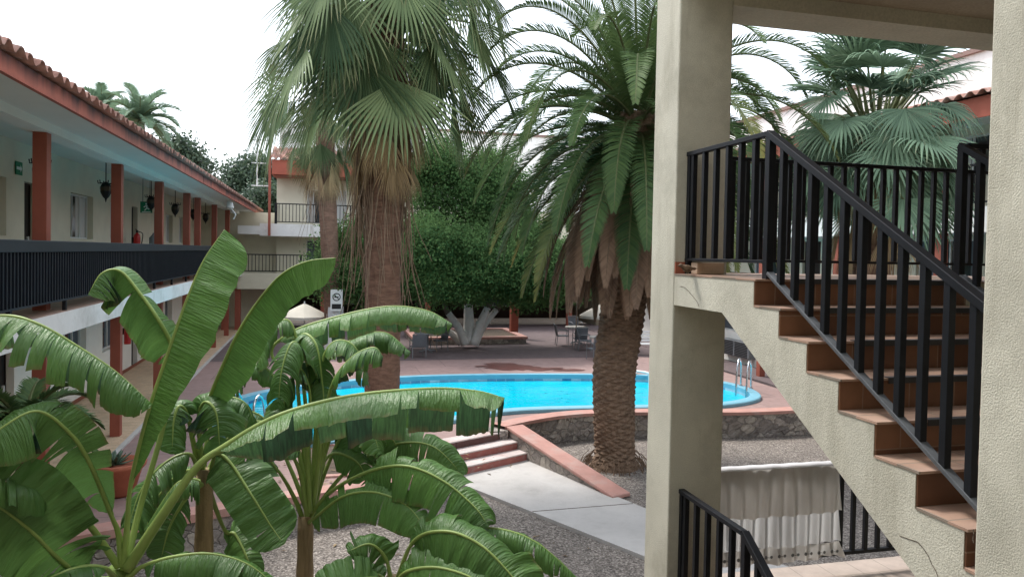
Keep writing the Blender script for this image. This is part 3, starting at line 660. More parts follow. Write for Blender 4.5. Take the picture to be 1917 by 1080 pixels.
# ================================================================ stair tower in front of the camera
LZ, RI, TR, YL, SX0, SX1 = 3.80, .168, .278, 4.28, 2.70, 4.36
ST = thing('stair_tower', 'cream stuccoed stair tower frame of two square pillars and an overhead beam', 'stair tower', (3, 4, GZ))
MB().box(2.696, 3.16, 5.40, 5.83, -.6, 6.1).build('far_pillar', 'stucco', ST, bevel=.012)
MB().box(2.68, 3.14, 2.06, 2.54, -.6, 6.06).build('near_pillar', 'stucco', ST, bevel=.012)
MB().box(3.16, 9.5, 5.40, 5.83, 5.955, 6.30).build('beam', 'stucco_plain', ST)
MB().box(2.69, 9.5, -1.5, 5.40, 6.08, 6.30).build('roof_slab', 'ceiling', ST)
MB().box(9.0, 9.5, 5.4, 5.83, -.6, 5.955).build('outer_pillar', 'stucco', ST)
MB().box(-12, 9.5, -2.0, -1.5, -.6, 10).build('corridor_wall', 'wall_up', ST)
MB().box(-12, 9.5, -1.5, .6, 6.301, 10).build('unseen_upper_storey', 'wall_up', ST)  # out of view, added to keep sky light off the pillars' near faces
MB().box(9.5, 9.8, -2, 5.4, -.6, 9).build('unseen_side_wall', 'wall_up', ST)  # out of view, added to darken the pillars from the east
MB().box(-7, 2.69, -1.5, .55, 2.2, 2.44).box(2.69, 6, -1.5, 2.05, 2.2, 2.44).build('corridor_floor', 'stucco_plain', ST)
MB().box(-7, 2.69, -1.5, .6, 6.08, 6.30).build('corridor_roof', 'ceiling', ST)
MB().box(2.699, 2.862, 5.384, 5.399, LZ+.013, LZ+.105).build('skirting_tile', 'skirt', ST)
def flight(root, lz, ri, tr, yl, n, x0, x1, th, land_y, thick):
    """stepped stucco body with landing, riser and tread tiles and dark nosings"""
    P = [(land_y, lz), (yl, lz)]
    for k in range(n):
        z1 = lz-ri*(k+1); P += [(yl-tr*k, z1), (yl-tr*(k+1), z1)]
    ye, ze = P[-1]
    P.append((ye, ze-th))
    zs = lz-thick; slope = ri/tr
    ys = yl+(zs-(lz-th))/slope*1.0
    P += [(ys, zs), (land_y, zs)]
    MB().prism(P, x0, x1, 'x').build('flight_body', 'stucco', root)
    for k in range(n+1):
        y = yl-tr*k; z1 = lz-ri*k
        if k < n:
            r_ = MB().box(x0+.004, x1, y-.010, y-.0005, z1-ri+.014, z1-.002).build('riser', 'riser', root)
        y1 = land_y-.003 if k == 0 else y+tr-.011
        t_ = MB().box(x0-.004, x1, y-.022, y1, z1+.0005, z1+.013).build('tread', 'tread', root)
        if k > 0 or True: MB().box(x0+.30, x1-.02, y-.030, y-.0225, z1-.016, z1+.0135).box(x0+.30, x1-.02, y-.030, y+.012, z1+.0136, z1+.017).build('nosing', 'nosing', t_)
M['nosing'] = mat('dark_metal_nosing', (.022, .022, .024), .35, .4, 5, spec=.6)
US = thing('staircase', 'upper flight of brown tiled steps rising to the half landing', 'staircase', (3.5, 3.3, 2.44))
flight(US, LZ, RI, TR, YL, 7, SX0, SX1, .47, 5.398, .235)
MB().box(3.16, 6.0, 5.40, 5.80, LZ-.235, LZ).box(SX1, 6.0, YL, 5.40, LZ-.235, LZ).build('landing_slab', 'stucco', US)
MB().box(3.165, 6.0, 5.399, 5.79, LZ+.0005, LZ+.013).box(SX1+.002, 6.0, YL-.02, 5.397, LZ+.0005, LZ+.013).build('landing_tiles', 'tread', US)
LS = thing('staircase', 'lower flight and tiled half landing below the upper stairs', 'staircase', (3.5, 3.3, GZ))
LLZ = 1.10
M['landing_pale'] = tiles('pale_landing_tile', (.50, .42, .36), (.46, .38, .33), (.34, .29, .25), .3, .3, .6)
flight(LS, LLZ, .178, .278, 4.45, 8, SX0, SX1, .47, 5.398, .235)
MB().box(3.16, 6.0, 5.40, 5.95, LLZ-.235, LLZ).box(SX1, 6.0, 4.45, 5.40, LLZ-.235, LLZ).build('landing_slab', 'stucco', LS)
MB().box(3.165, 6.0, 5.399, 5.97, LLZ+.0005, LLZ+.013).build('landing_tiles', 'landing_pale', LS)
def strip(name, pxs, X, wd, par, m='soil'):
    b = MB(); pts = [at(x, y, X=X) for x, y in pxs]
    for p, q in zip(pts, pts[1:]): b.bar(p, q, wd, .0015, (1, 0, 0))
    return b.build(name, m, par)
strip('crack', [(1273, 536), (1281, 538), (1287, 543), (1294, 551), (1300, 558), (1306, 567), (1309, 575)], 2.6985, .003, US)
strip('crack', [(1684, 1002), (1700, 1008), (1718, 1014), (1728, 1025), (1738, 1040), (1744, 1055), (1752, 1068), (1757, 1082)], 2.6985, .003, US)
strip('crack', [(1822, 990), (1823, 1000), (1821, 1008), (1823, 1016)], 2.6985, .004, US)
# ---- railings
def railing(label, group='black stair railings'):
    return thing('stair_railing', label, 'railing', (0, 0, 0), group)
def baluster(r, p, q, s=.038, name='baluster'):
    MB().bar(p, q, s, s, (0, 1, 0)).build(name, 'black', r, bevel=.003)
x = 2.80; HZ = LZ+.955
r1 = railing('black railing along the left side of the upper flight and landing'); r1.location = (x, YL, LZ)
def flight_rail(r, x, lz, yl, slope, n, sp, top, y0p, drop=.87):
    zt = lz+top
    baluster(r, (x, yl, lz+.01), (x, yl, zt-.02), .05, 'post')
    ye = yl-n*sp-.05
    MB().bar((x, yl+.02, zt), (x, ye-.15, zt-(yl+.02-ye+.15)*slope), .055, .042).build('handrail', 'black', r, bevel=.004)
    zb = zt-drop-.035
    MB().bar((x, yl-.025, zb), (x, ye-.15, zb-(yl-.025-ye+.15)*slope), .05, .022).build('bottom_rail', 'sheen_black', r, bevel=.003)
    for k in range(1, n+1):
        y = yl-k*sp; dz = (yl-y)*slope
        baluster(r, (x, y, zb-dz+.012), (x, y, zt-dz-.02))
    if y0p is not None:
        m_ = max(2, round((y0p-yl)/.155))
        MB().bar((x, yl+.025, zt-.005), (x, y0p, zt-.005), .05, .034).build('handrail', 'black', r, bevel=.004)
        MB().bar((x, yl+.025, lz+.125), (x, y0p, lz+.125), .04, .022).build('bottom_rail', 'black', r, bevel=.003)
        for k in range(1, m_):
            y = yl+(y0p-.02-yl)*k/(m_-.6); baluster(r, (x, y, lz+.137), (x, y, zt-.022))
        baluster(r, (x, y0p-.03, lz+.013), (x, y0p-.03, zt-.023), .042, 'end_post')
flight_rail(r1, x, LZ, 4.285, .598, 11, .1455, .957, 5.395)
r3 = railing('black railing along the right side of the upper flight past its corner post'); r3.location = (4.31, YL, LZ)
flight_rail(r3, 4.31, LZ, 4.285, .598, 9, .1455, .957, None)
MB().bar((4.34, 4.285, LZ+.955), (5.9, 4.285, LZ+.955), .04, .034).build('handrail', 'black', r3)
for k in range(9): baluster(r3, (4.47+.15*k, 4.285, LZ+.013), (4.47+.15*k, 4.285, LZ+.938))
r2 = railing('black railing across the far edge of the upper landing'); r2.location = (4.3, 5.5, LZ)
MB().bar((3.16, 5.5, LZ+.953), (5.95, 5.5, LZ+.953), .045, .03).build('handrail', 'black', r2, bevel=.003)
MB().bar((3.16, 5.5, LZ+.125), (5.95, 5.5, LZ+.125), .04, .022).build('bottom_rail', 'black', r2)
for k in range(21): baluster(r2, (3.25+.132*k, 5.5, LZ+.137), (3.25+.132*k, 5.5, LZ+.938), .036)
r4 = railing('black railing at the head of the lower flight beside the stucco pillar'); r4.location = (2.8, 4.45, LLZ)
flight_rail(r4, 2.80, LLZ, 4.45, .64, 5, .15, .99, 5.39)
r5 = railing('black railing of the lower landing with white cloth hung over it'); r5.location = (4.3, 5.72, LLZ)
MB().bar((3.16, 5.75, 2.115), (6.2, 5.75, 2.115), .04, .03).build('handrail', 'black', r5)
MB().bar((3.16, 5.75, LLZ+.20), (6.2, 5.75, LLZ+.20), .04, .03).build('bottom_rail', 'black', r5)
for k in range(22): baluster(r5, (3.24+.133*k, 5.75, LLZ+.215), (3.24+.133*k, 5.75, 2.098), .036)
# ---- cloth hung over the lower railing
def cloth_mat(name, c, tr, see=0):
    m, n, b, o = newmat(name); col = ramp(n, noise(n, coords(n, (1, 1, .3)), 5, 5, .6), [(.3, mul(c, .86)), (.7, mul(c, 1.06))])
    n.links.new(col, b.inputs['Base Color']); b.inputs['Roughness'].default_value = .95; b.inputs['Specular IOR Level'].default_value = .1
    t_ = nd(n, 'BsdfTranslucent'); n.links.new(col, t_.inputs[0]); ms = nd(n, 'MixShader'); ms.inputs[0].default_value = tr
    n.links.new(b.outputs[0], ms.inputs[1]); n.links.new(t_.outputs[0], ms.inputs[2]); n.links.new(ms.outputs[0], o.inputs[0])
    if see:
        tp = nd(n, 'BsdfTransparent'); m2 = nd(n, 'MixShader'); m2.inputs[0].default_value = see
        n.links.new(ms.outputs[0], m2.inputs[1]); n.links.new(tp.outputs[0], m2.inputs[2]); n.links.new(m2.outputs[0], o.inputs[0])
    bump(n, b, noise(n, coords(n), 260, 2), .25, .002); return m
M['cloth'] = cloth_mat('thin_white_cloth', (.80, .79, .78), .6, .15); M['cloth2'] = cloth_mat('doubled_beige_cloth', (.72, .69, .655), .45)
M['hem'] = cloth_mat('bright_hem', (.85, .84, .86), .2)
ct = thing('white_cloth', 'thin white cloth with eyelet border hung over the lower landing railing', 'cloth', (3.8, 5.7, LLZ))
def drape(z0, z1, yo, amp, x0, x1, seed, rag=0):
    rows = []; r = random.Random(seed)
    ph = r.random()*6
    for j in range(13):
        t = j/12; row = []
        for i in range(141):
            u = i/140; X = x0+(x1-x0+.05*t)*u
            fold = abs(math.sin((X-3.24)/.133*math.pi))**1.5
            y = yo-amp*(1-fold)*(.35+.65*t)-.012*math.sin(X*9+ph+t*1.5)
            zb = z0+rag*math.sin(X*17+ph)
            row.append((X, y, z1+(zb-z1)*t+.006*math.sin(X*6)*(t)))
        rows.append(row)
    return rows
b = MB(); b.grid(drape(1.42, 2.12, 5.722, .03, 3.16, 4.50, 1, .003)); b.build('lower_panel', 'cloth', ct, smooth=True)
b = MB(); b.grid(drape(1.70, 2.12, 5.700, .03, 3.16, 4.49, 2, .004)); b.build('folded_layer', 'cloth2', ct, smooth=True)
b = MB(); b.grid(drape(1.285, 1.42, 5.716, .03, 3.16, 4.54, 3, .012)); eb = b.build('eyelet_border', 'cloth2', ct, smooth=True)
b = MB()
for k in range(10):
    xx = 3.24+.133*k
    for dx, wd in ((0, .016), (.055, .014)):
        b.add([(xx+dx+wd*math.cos(a), 5.680, 1.35+wd*math.sin(a)) for a in [i*math.pi/5 for i in range(10)]], [tuple(range(10))])
    b.add([(xx+.02, 5.680, 1.347), (xx+.038, 5.680, 1.342), (xx+.038, 5.680, 1.347), (xx+.02, 5.680, 1.353)], [(0, 1, 2, 3)])
b.build('eyelet', 'metal_grey', eb)
b = MB(); rows = []
for k in range(9):
    a = math.pi*k/8; rows.append([(3.16+1.345*i/40, 5.735-.045*math.cos(a), 2.118+.028*math.sin(a)+.002*math.sin(i)) for i in range(41)])
b.grid(rows); b.build('top_hem', 'hem', ct, smooth=True)
# ---- brick and sparrow on the landing
p, q = at(1305, 505, Y=5.22), at(1356, 505, Y=5.22)
tag(MB().box(p.x, q.x, 5.22, 5.32, LZ+.014, LZ+.104).build('brick', 'brick', bevel=.006), 'beige brick lying on the upper landing under the black railing', 'brick')
M['sparrow'] = mat('brown_feathers', (.13, .085, .055), .8, .45, 60); M['sparrow_pale'] = mat('pale_feathers', (.30, .26, .21), .8, .2, 50)
bp = at(1288, 516, Y=5.10); bp.z = LZ+.014
bd = thing('sparrow', 'small brown sparrow perched on the landing edge beside the brick', 'bird', (bp.x, bp.y, bp.z))
prof = [(-.085, .052, .003), (-.060, .050, .008), (-.035, .047, .012), (-.015, .045, .022), (.010, .046, .028), (.030, .052, .026), (.044, .062, .019), (.054, .072, .0165), (.064, .076, .0155), (.073, .074, .010), (.079, .072, .005), (.090, .070, .001)]
b = MB(); rows = []
for u, h, r_ in prof:
    rows.append([(bp.x-u, bp.y+r_*.92*math.cos(a), bp.z+h*.9+r_*math.sin(a)*(.45 if u < -.03 else 1)) for a in [i*math.pi/6 for i in range(13)]])
b.grid(rows); body = b.build('body', 'sparrow', bd, smooth=True)
for sg in (-1, 1):
    b = MB(); rows = [[(bp.x-u, bp.y+sg*(.0265-.35*abs(v)*.03-max(0, -.02-u)*.3), bp.z+.052+v*(.02 if u > -.03 else .008)-(.02-u)*.1) for v in (-1, -.3, .4, 1)] for u in (-.06, -.03, .0, .02, .032)]
    b.grid(rows); solidify(b.build('wing', 'sparrow', bd, smooth=True), .004)
    MB().tube([(bp.x-.006, bp.y+sg*.01, bp.z+.022), (bp.x-.002, bp.y+sg*.012, bp.z+.006), (bp.x-.018, bp.y+sg*.014, bp.z+.001)], .0016, 5).build('leg', 'reveal', bd)
    MB().lathe([(.0008, -.0025), (.0026, 0), (.0008, .0025)], (bp.x-.067, bp.y+sg*.0135, bp.z+.071), 8).build('eye', 'sign_black', bd)
b = MB(); b.lathe([(.002, -.012), (.017, -.006), (.021, .006), (.012, .016)], (bp.x-.022, bp.y, bp.z+.034), 10); b.build('breast', 'sparrow_pale', bd, smooth=True)
MB().tube([(bp.x-.074, bp.y, bp.z+.068), (bp.x-.090, bp.y, bp.z+.063)], [.0045, .0008], 6).build('beak', 'sign_black', bd)
# ================================================================ poolside furniture
def ladder(pxy_list, label, wide, face):
    pa, pb = pxy_list
    c = (pa+pb)/2; r = thing('pool_ladder', label, 'pool ladder', tuple(c), 'polished steel pool ladders')
    for p in (pa, pb):
        pts = [p+Vector((0, 0, -.05)), p+Vector((0, 0, .55)), p+face*.08+Vector((0, 0, .76)), p+face*.25+Vector((0, 0, .85)), p+face*.42+Vector((0, 0, .76)), p+face*.55+Vector((0, 0, .5)), p+face*.62+Vector((0, 0, .0)), p+face*.64+Vector((0, 0, -.7))]
        MB().tube(spline(pts, 26), .028, 8).build('handrail', 'steel', r, smooth=True)
        MB().lathe([(.06, 0), (.06, .02), (.03, .03)], p+Vector((0, 0, .0)), 10).build('base_flange', 'steel', r)
    for k in range(2):
        MB().bar(pa+face*.63+Vector((0, 0, -.25-.27*k)), pb+face*.63+Vector((0, 0, -.25-.27*k)), .09, .03).build('step', 'steel', r)
a1, a2 = at(1387, 722, z=RIMZ), at(1406, 727, z=RIMZ)
ladder((a1, a2), 'steel pool ladder at the right rounded end of the pool', .5, (at(1352, 742, z=RIMZ)-at(1384, 722, z=RIMZ)).normalized())
a1, a2 = at(432, 817, z=RIMZ), at(474, 823, z=RIMZ)
ladder((a1, a2), 'steel pool ladder rising behind the banana leaves at the left', .5, Vector((.32, .95, 0)).normalized())
pr = at(1190, 701, z=RIMZ); sk_ = thing('pool_jet', 'white pipe outlet standing on the far pool rim', 'pipe', tuple(pr))
MB().tube(spline([pr+Vector((0, .1, .0)), pr+Vector((0, .1, .10)), pr+Vector((.05, -.1, .12)), pr+Vector((.22, -.45, .12)), pr+Vector((.25, -.5, .02)), pr+Vector((.25, -.5, -.3))], 16), .035, 8).build('pipe', 'chrome_white', sk_, smooth=True)
MB().lathe([(.09, 0), (.09, .03), (.05, .05)], pr+Vector((0, .1, 0)), 10).build('base', 'chrome_white', sk_)
def chair(label):
    r = thing('garden_chair', label, 'chair', (0, 0, 0), 'grey metal chairs on the terrace')
    for sx in (-1, 1):
        MB().tube([(sx*.25, -.26, 0), (sx*.25, -.24, .62)], .016, 6).build('leg', 'metal_grey', r); MB().tube([(sx*.25, .27, 0), (sx*.25, .22, .42)], .016, 6).build('leg', 'metal_grey', r)
        MB().tube(spline([(sx*.25, -.24, .62), (sx*.27, -.1, .66), (sx*.27, .15, .66), (sx*.25, .26, .60)], 8), .018, 6).build('arm', 'metal_grey', r)
    MB().box(-.25, .25, -.25, .24, .40, .425).build('seat', 'mesh_grey', r)
    b = MB(); rows = [[(xx, .23+.12*t+.03*(1-(xx/.25)**2), .43+.46*t) for xx in (-.25, -.12, 0, .12, .25)] for t in (0, .25, .5, .75, 1)]
    b.grid(rows); solidify(b.build('backrest', 'mesh_grey', r), .012)
    MB().tube(spline([(-.25, .22, .4), (-.26, .30, .8), (-.22, .36, .91), (.22, .36, .91), (.26, .30, .8), (.25, .22, .4)], 24), .017, 6).build('back_frame', 'metal_grey', r)
    return r
ch = chair('grey metal chair'); used = False
def put_chair(px, py, rot, label):
    global used
    o = copy_tree(ch) if used else ch; used = True
    p = at(px, py, z=.012); o.location = p; o.rotation_euler = (0, 0, rot); o['label'] = label
def table(px, py, label, top='table'):
    p = at(px, py, z=.012)
    r = thing('round_table', label, 'table', tuple(p), 'round tables on the terrace')
    MB().lathe([(.50, .70), (.52, .715), (.52, .74), (.50, .75)], p, 28).build('table_top', top, r)
    MB().lathe([(.05, .06), (.04, .3), (.05, .70)], p, 10).build('pedestal', 'metal_grey', r)
    b = MB()
    for k in range(4): a = k*math.pi/2+.4; b.tube([p+Vector((0, 0, .1)), p+Vector((.36*math.cos(a), .36*math.sin(a), .015))], .025, 6)
    b.build('foot', 'metal_grey', r)
table(800, 658, 'round table behind the single chair near the tall palm trunk', 'metal_grey'); table(1079, 643, 'round pale table farthest back at the right terrace', 'table'); table(1127, 666, 'round table half hidden by the date palm trunk', 'table')
put_chair(782, 669, math.pi+.1, 'grey metal chair seen from behind near the tall palm trunk'); put_chair(822, 656, -1.2, 'grey metal chair right of the table near the tall palm trunk')
put_chair(1085, 652, math.pi-.1, 'grey metal chair with its back to the pool at the farthest table'); put_chair(1052, 646, 1.4, 'grey metal chair left of the farthest table'); put_chair(1077, 628, .1, 'grey metal chair behind the farthest table')
put_chair(1115, 673, math.pi+.2, 'grey metal chair nearest the pool beside the date palm trunk'); put_chair(1094, 656, 1.3, 'grey metal chair left of the half hidden table')
def bench():
    p = at(1197, 664, z=.012); r = thing('garden_bench', 'white slatted garden bench behind the date palm trunk', 'bench', tuple(p))
    X, Y, Zb = p
    b = MB()
    for k in range(4): b.box(X-.7, X+.7, Y-.25+.13*k, Y-.15+.13*k, .44, .47)
    b.build('seat', 'chrome_white', r)
    b = MB()
    for k in range(4): b.bar((X-.7, Y+.27+.02*k, .56+.11*k), (X+.7, Y+.27+.02*k, .56+.11*k), .02, .08, (0, 0, 1))
    b.build('backrest', 'chrome_white', r)
    for sx in (-.62, .62):
        MB().box(X+sx-.03, X+sx+.03, Y-.24, Y-.18, .01, .44).build('leg', 'chrome_white', r); MB().bar((X+sx, Y+.22, .01), (X+sx, Y+.36, .95), .05, .05).build('leg', 'chrome_white', r)
        MB().tube(spline([(X+sx, Y-.22, .45), (X+sx, Y-.26, .62), (X+sx, Y-.1, .68), (X+sx, Y+.3, .66)], 10), .025, 6).build('arm', 'chrome_white', r)
bench()
def umbrella(p, h, R, label):
    r = thing('parasol', label, 'parasol', tuple(p), 'cream parasols on the terrace')
    x, y, z = p
    MB().tube([(x, y, z), (x, y, z+h)], .025, 8).build('pole', 'chrome_white', r); MB().lathe([(.28, 0), (.28, .06), (.06, .1)], p, 14).build('base', 'metal_grey', r)
    rows = []
    for t in (0, .3, .65, 1): rows.append([(x+R*t*(1-.06*abs(math.sin(4*a))*t)*math.cos(a), y+R*t*(1-.06*abs(math.sin(4*a))*t)*math.sin(a), z+h-.62*t**1.1*R/1.2) for a in [k*math.pi/16 for k in range(33)]])
    rows.append([(a, b_, c-.10) for a, b_, c in rows[-1]])
    b = MB(); b.grid(rows); solidify(b.build('canopy', 'canvas', r), .006)
    MB().lathe([(.03, 0), (.03, .05), (.01, .09)], (x, y, z+h), 8).build('finial', 'chrome_white', r)
p = at(570, 568, d=29.5); umbrella(Vector((p.x, p.y, .012)), p.z-.012, .95, 'cream parasol below the balcony block at the left')
p = at(1124, 570, d=33); umbrella(Vector((p.x, p.y, .012)), p.z-.012, .95, 'cream parasol mostly hidden behind the date palm')
# no-smoking style notice on the rear palm trunk is built with that palm
# ---- planter pot on the left walkway
pp = at(222, 925, z=.01); pt = thing('plant_pot', 'round terracotta pot holding a spiky agave on the tiled walkway', 'plant pot', tuple(pp))
MB().lathe([(.20, .0), (.24, .05), (.34, .40), (.40, .46), (.41, .52), (.37, .53), (.35, .47)], pp, 24).build('pot', 'terracotta', pt, smooth=True)
MB().lathe([(.01, .45), (.345, .46), (.35, .465)], pp, 16).build('soil_fill', 'soil', pt)
M['agave'] = mat('agave_green', (.10, .16, .11), .5, .25, 8, spec=.4)
ag = thing('agave', 'small spiky grey green agave growing in the terracotta pot', 'plant', tuple(pp+Vector((0, 0, .46))))
for k in range(22):
    a = k*2.4; e = .25+.95*(k/22); L = .36-.006*k; b = MB(); rows = []; c = pp+Vector((-.08, .02, .46))
    d = Vector((math.cos(a)*math.cos(e), math.sin(a)*math.cos(e), math.sin(e))); s = Vector((-math.sin(a), math.cos(a), 0)); u = s.cross(d)
    for t in (0, .3, .6, .85, 1):
        wd = .035*(1-t)**.6*(1+.6*t)+.001; q = c+d*L*t+u*(-.0)*t
        rows.append([q-s*wd-u*.35*wd*-1, q, q+s*wd+u*.35*wd])
    b.grid(rows); solidify(b.build('leaf', 'agave', ag), .008)
bw = at(235, 872, z=.01)
# ================================================================ plants
DOWN = Vector((0, 0, -1))
M['banana'] = attr_leaf('banana_leaf', (.008, .043, .031), (.088, .205, .054), under=(.14, .30, .05), trans=.32, rough=.40, veins=True, brown=(.20, .12, .05), spec=.5)
M['banana_rib'] = mat('banana_midrib', (.24, .33, .09), .45, .15, 5, spec=.4)
M['banana_stem'] = mat('banana_sheath', (.32, .235, .135), .8, .75, 9, .7, 20, .02, stretch=(1, 1, .10), dirt=(.06, .04, .025), dscale=4)
M['banana_green'] = mat('banana_green_sheath', (.16, .24, .06), .5, .25, 5, stretch=(1, 1, .2))
M['dryleaf'] = mat('dried_leaf', (.38, .28, .16), .9, .35, 12, .3, 30, .01)
def banana_leaf(par, pts, i0, W, up, fold=(0, 0), droop=(.5, .5), tears=7, seed=0, shade=.5, wr=(1, 1), stalk=.021, blunt=3.2, bt=.22):
    """pts run from the crown to the tip; the blade starts at pts[i0]"""
    r = random.Random(seed); n0 = 110; W = W*.82; tears = int(tears*1.5)
    C = spline(pts, n0); s0 = int(i0/(len(pts)-1)*(n0-1)); N = n0-1-s0
    B = C[s0:]; up = Vector(up).normalized(); K = 7
    V, Fc, T, UV = [], [], [], []
    fr = []
    for i, p in enumerate(B):
        t = (B[min(i+1, N)]-B[max(i-1, 0)]).normalized(); S = t.cross(up).normalized(); fr.append((p, t, S, S.cross(t)))
    Lb = sum((B[i+1]-B[i]).length for i in range(N))
    def prof(s): return max(.04, min(1, (s/bt)**.75))*max(0.05, (1-max(0, (s-.55)/.45)**blunt))**.62
    for side, sg in ((0, 1), (1, -1)):
        cuts = sorted({0, N} | {r.randrange(4, N-1) for _ in range(tears)} if N > 8 else {0, N})
        cuts = [c for j, c in enumerate(cuts) if j == 0 or c == N or c-cuts[j-1] > 2]
        if cuts[-2:] and len(cuts) > 2 and cuts[-1]-cuts[-2] < 2: cuts.pop(-2)
        for a, c in zip(cuts, cuts[1:]):
            tl = r.uniform(-.10, .10); dj = r.uniform(-.30, .22); depth = r.uniform(.15, .75) if tears else 1; tone = min(1, max(0, shade+r.uniform(-.28, .28))); skew = r.uniform(-.12, .12)
            base = len(V); cen = (a+c)/2; lenj = r.uniform(.84, 1.06) if tears else 1
            for i in range(a, c+1):
                p, t, S, Nn = fr[i]; s = i/N; w_ = W*wr[side]*prof(s)*lenj*(1+tl*(i-cen)/max(1, (c-a)/2)*min(1, tears)); q = p.copy(); ph = math.radians(fold[side])
                out = (S*sg*math.cos(ph)+Nn*math.sin(ph)); wob = .05*math.sin(i*.6+seed*1.3); rip = r.uniform(-1, 1)*.0055
                for k in range(K+1):
                    u = k/K
                    T.append((tone, (max(0, (u-.93)*9)*r.uniform(.0, 1.0) if tears > 4 else 0), 0, 1)); UV.append((s*Lb*1.0, u*W))
                    sh = 0 if u < depth*.0+.1 else (u-.1)*.07*(cen-i)/max(1, (c-a)/2)*min(1, tears)
                    V.append(q+Nn*rip*u+t*(sh*W*.55+skew*u*u*W*.35*(1 if tears else .1)))
                    h = min(1, max(0, droop[side]+dj*(1 if tears else .3)))*((k+1)/K)**.75
                    d = (out*(1-h)+DOWN*h+Nn*wob*(1-h)); d.normalize(); q = q+d*(w_/K)
            m_ = c-a
            for i in range(m_):
                for k in range(K):
                    o = base+i*(K+1)+k; f = (o, o+1, o+K+2, o+K+1); Fc.append(f if sg < 0 else f[::-1])
    b = MB(); b.v = [tuple(v) for v in V]; b.f = Fc; b.m = [0]*len(Fc); b.c = T; b.uv = UV
    o = b.build('leaf', 'banana', par, smooth=True)
    rad = [stalk*(1-.45*i/max(1, s0)) if i < s0 else stalk*.55*(1-(i-s0)/N)**.8+.003 for i in range(n0)]
    off = [p if i < s0 else p-fr[i-s0][3]*.004 for i, p in enumerate(C)]
    MB().tube(off, rad, 7).build('stalk', 'banana_rib', o, smooth=True)
    return o
def PX(L): return [at(x, y, d=d) for x, y, d in L]
def banana_plant(label, crown, leaves, stem_r=.10, base_shift=(0, 0), green=False):
    c = at(*crown[:2], d=crown[2]); g = Vector((c.x+base_shift[0], c.y+base_shift[1], GZ))
    r = thing('banana_plant', label, 'banana plant', tuple(g), 'banana plants in front of the corridor')
    st = [g, g*.66+c*.34+Vector((.01, 0, 0)), g*.3+c*.7, c+Vector((0, 0, .08))]
    MB().tube(spline(st, 24), [stem_r*(.95-.40*i/23)*(1+.05*math.sin(i*2.1)) for i in range(24)], 12).build('stem', 'banana_green' if green else 'banana_stem', r, smooth=True)
    rr = random.Random(len(label))
    b = MB()
    for k in range(13):                                   # dry sheaths hanging round the stem
        a = rr.random()*6.28; p = g*.35+c*.65+Vector((math.cos(a), math.sin(a), 0))*stem_r*.72+Vector((0, 0, rr.uniform(-.45, .3)))
        s = Vector((-math.sin(a), math.cos(a), 0)); rows = []
        for t in range(7): q = p+Vector((math.cos(a)*.06*math.sin(t*.6), math.sin(a)*.06*math.sin(t*.6), -.10*t)); w_ = .05*(1-t/7.5); rows.append([q-s*w_, q+Vector((math.cos(a), math.sin(a), 0))*.02, q+s*w_])
        b.grid(rows)
    b.build('dry_sheath', 'dryleaf', r)
    for k, (L, i0, W, up, kw) in enumerate(leaves): banana_leaf(r, PX(L), i0, W, up, seed=k*7+len(label), **kw)
    return r
UB = CB+Vector((0, 0, .15)); UZ = Vector((0, 0, 1)); UM = (CB+Z*.8).normalized()
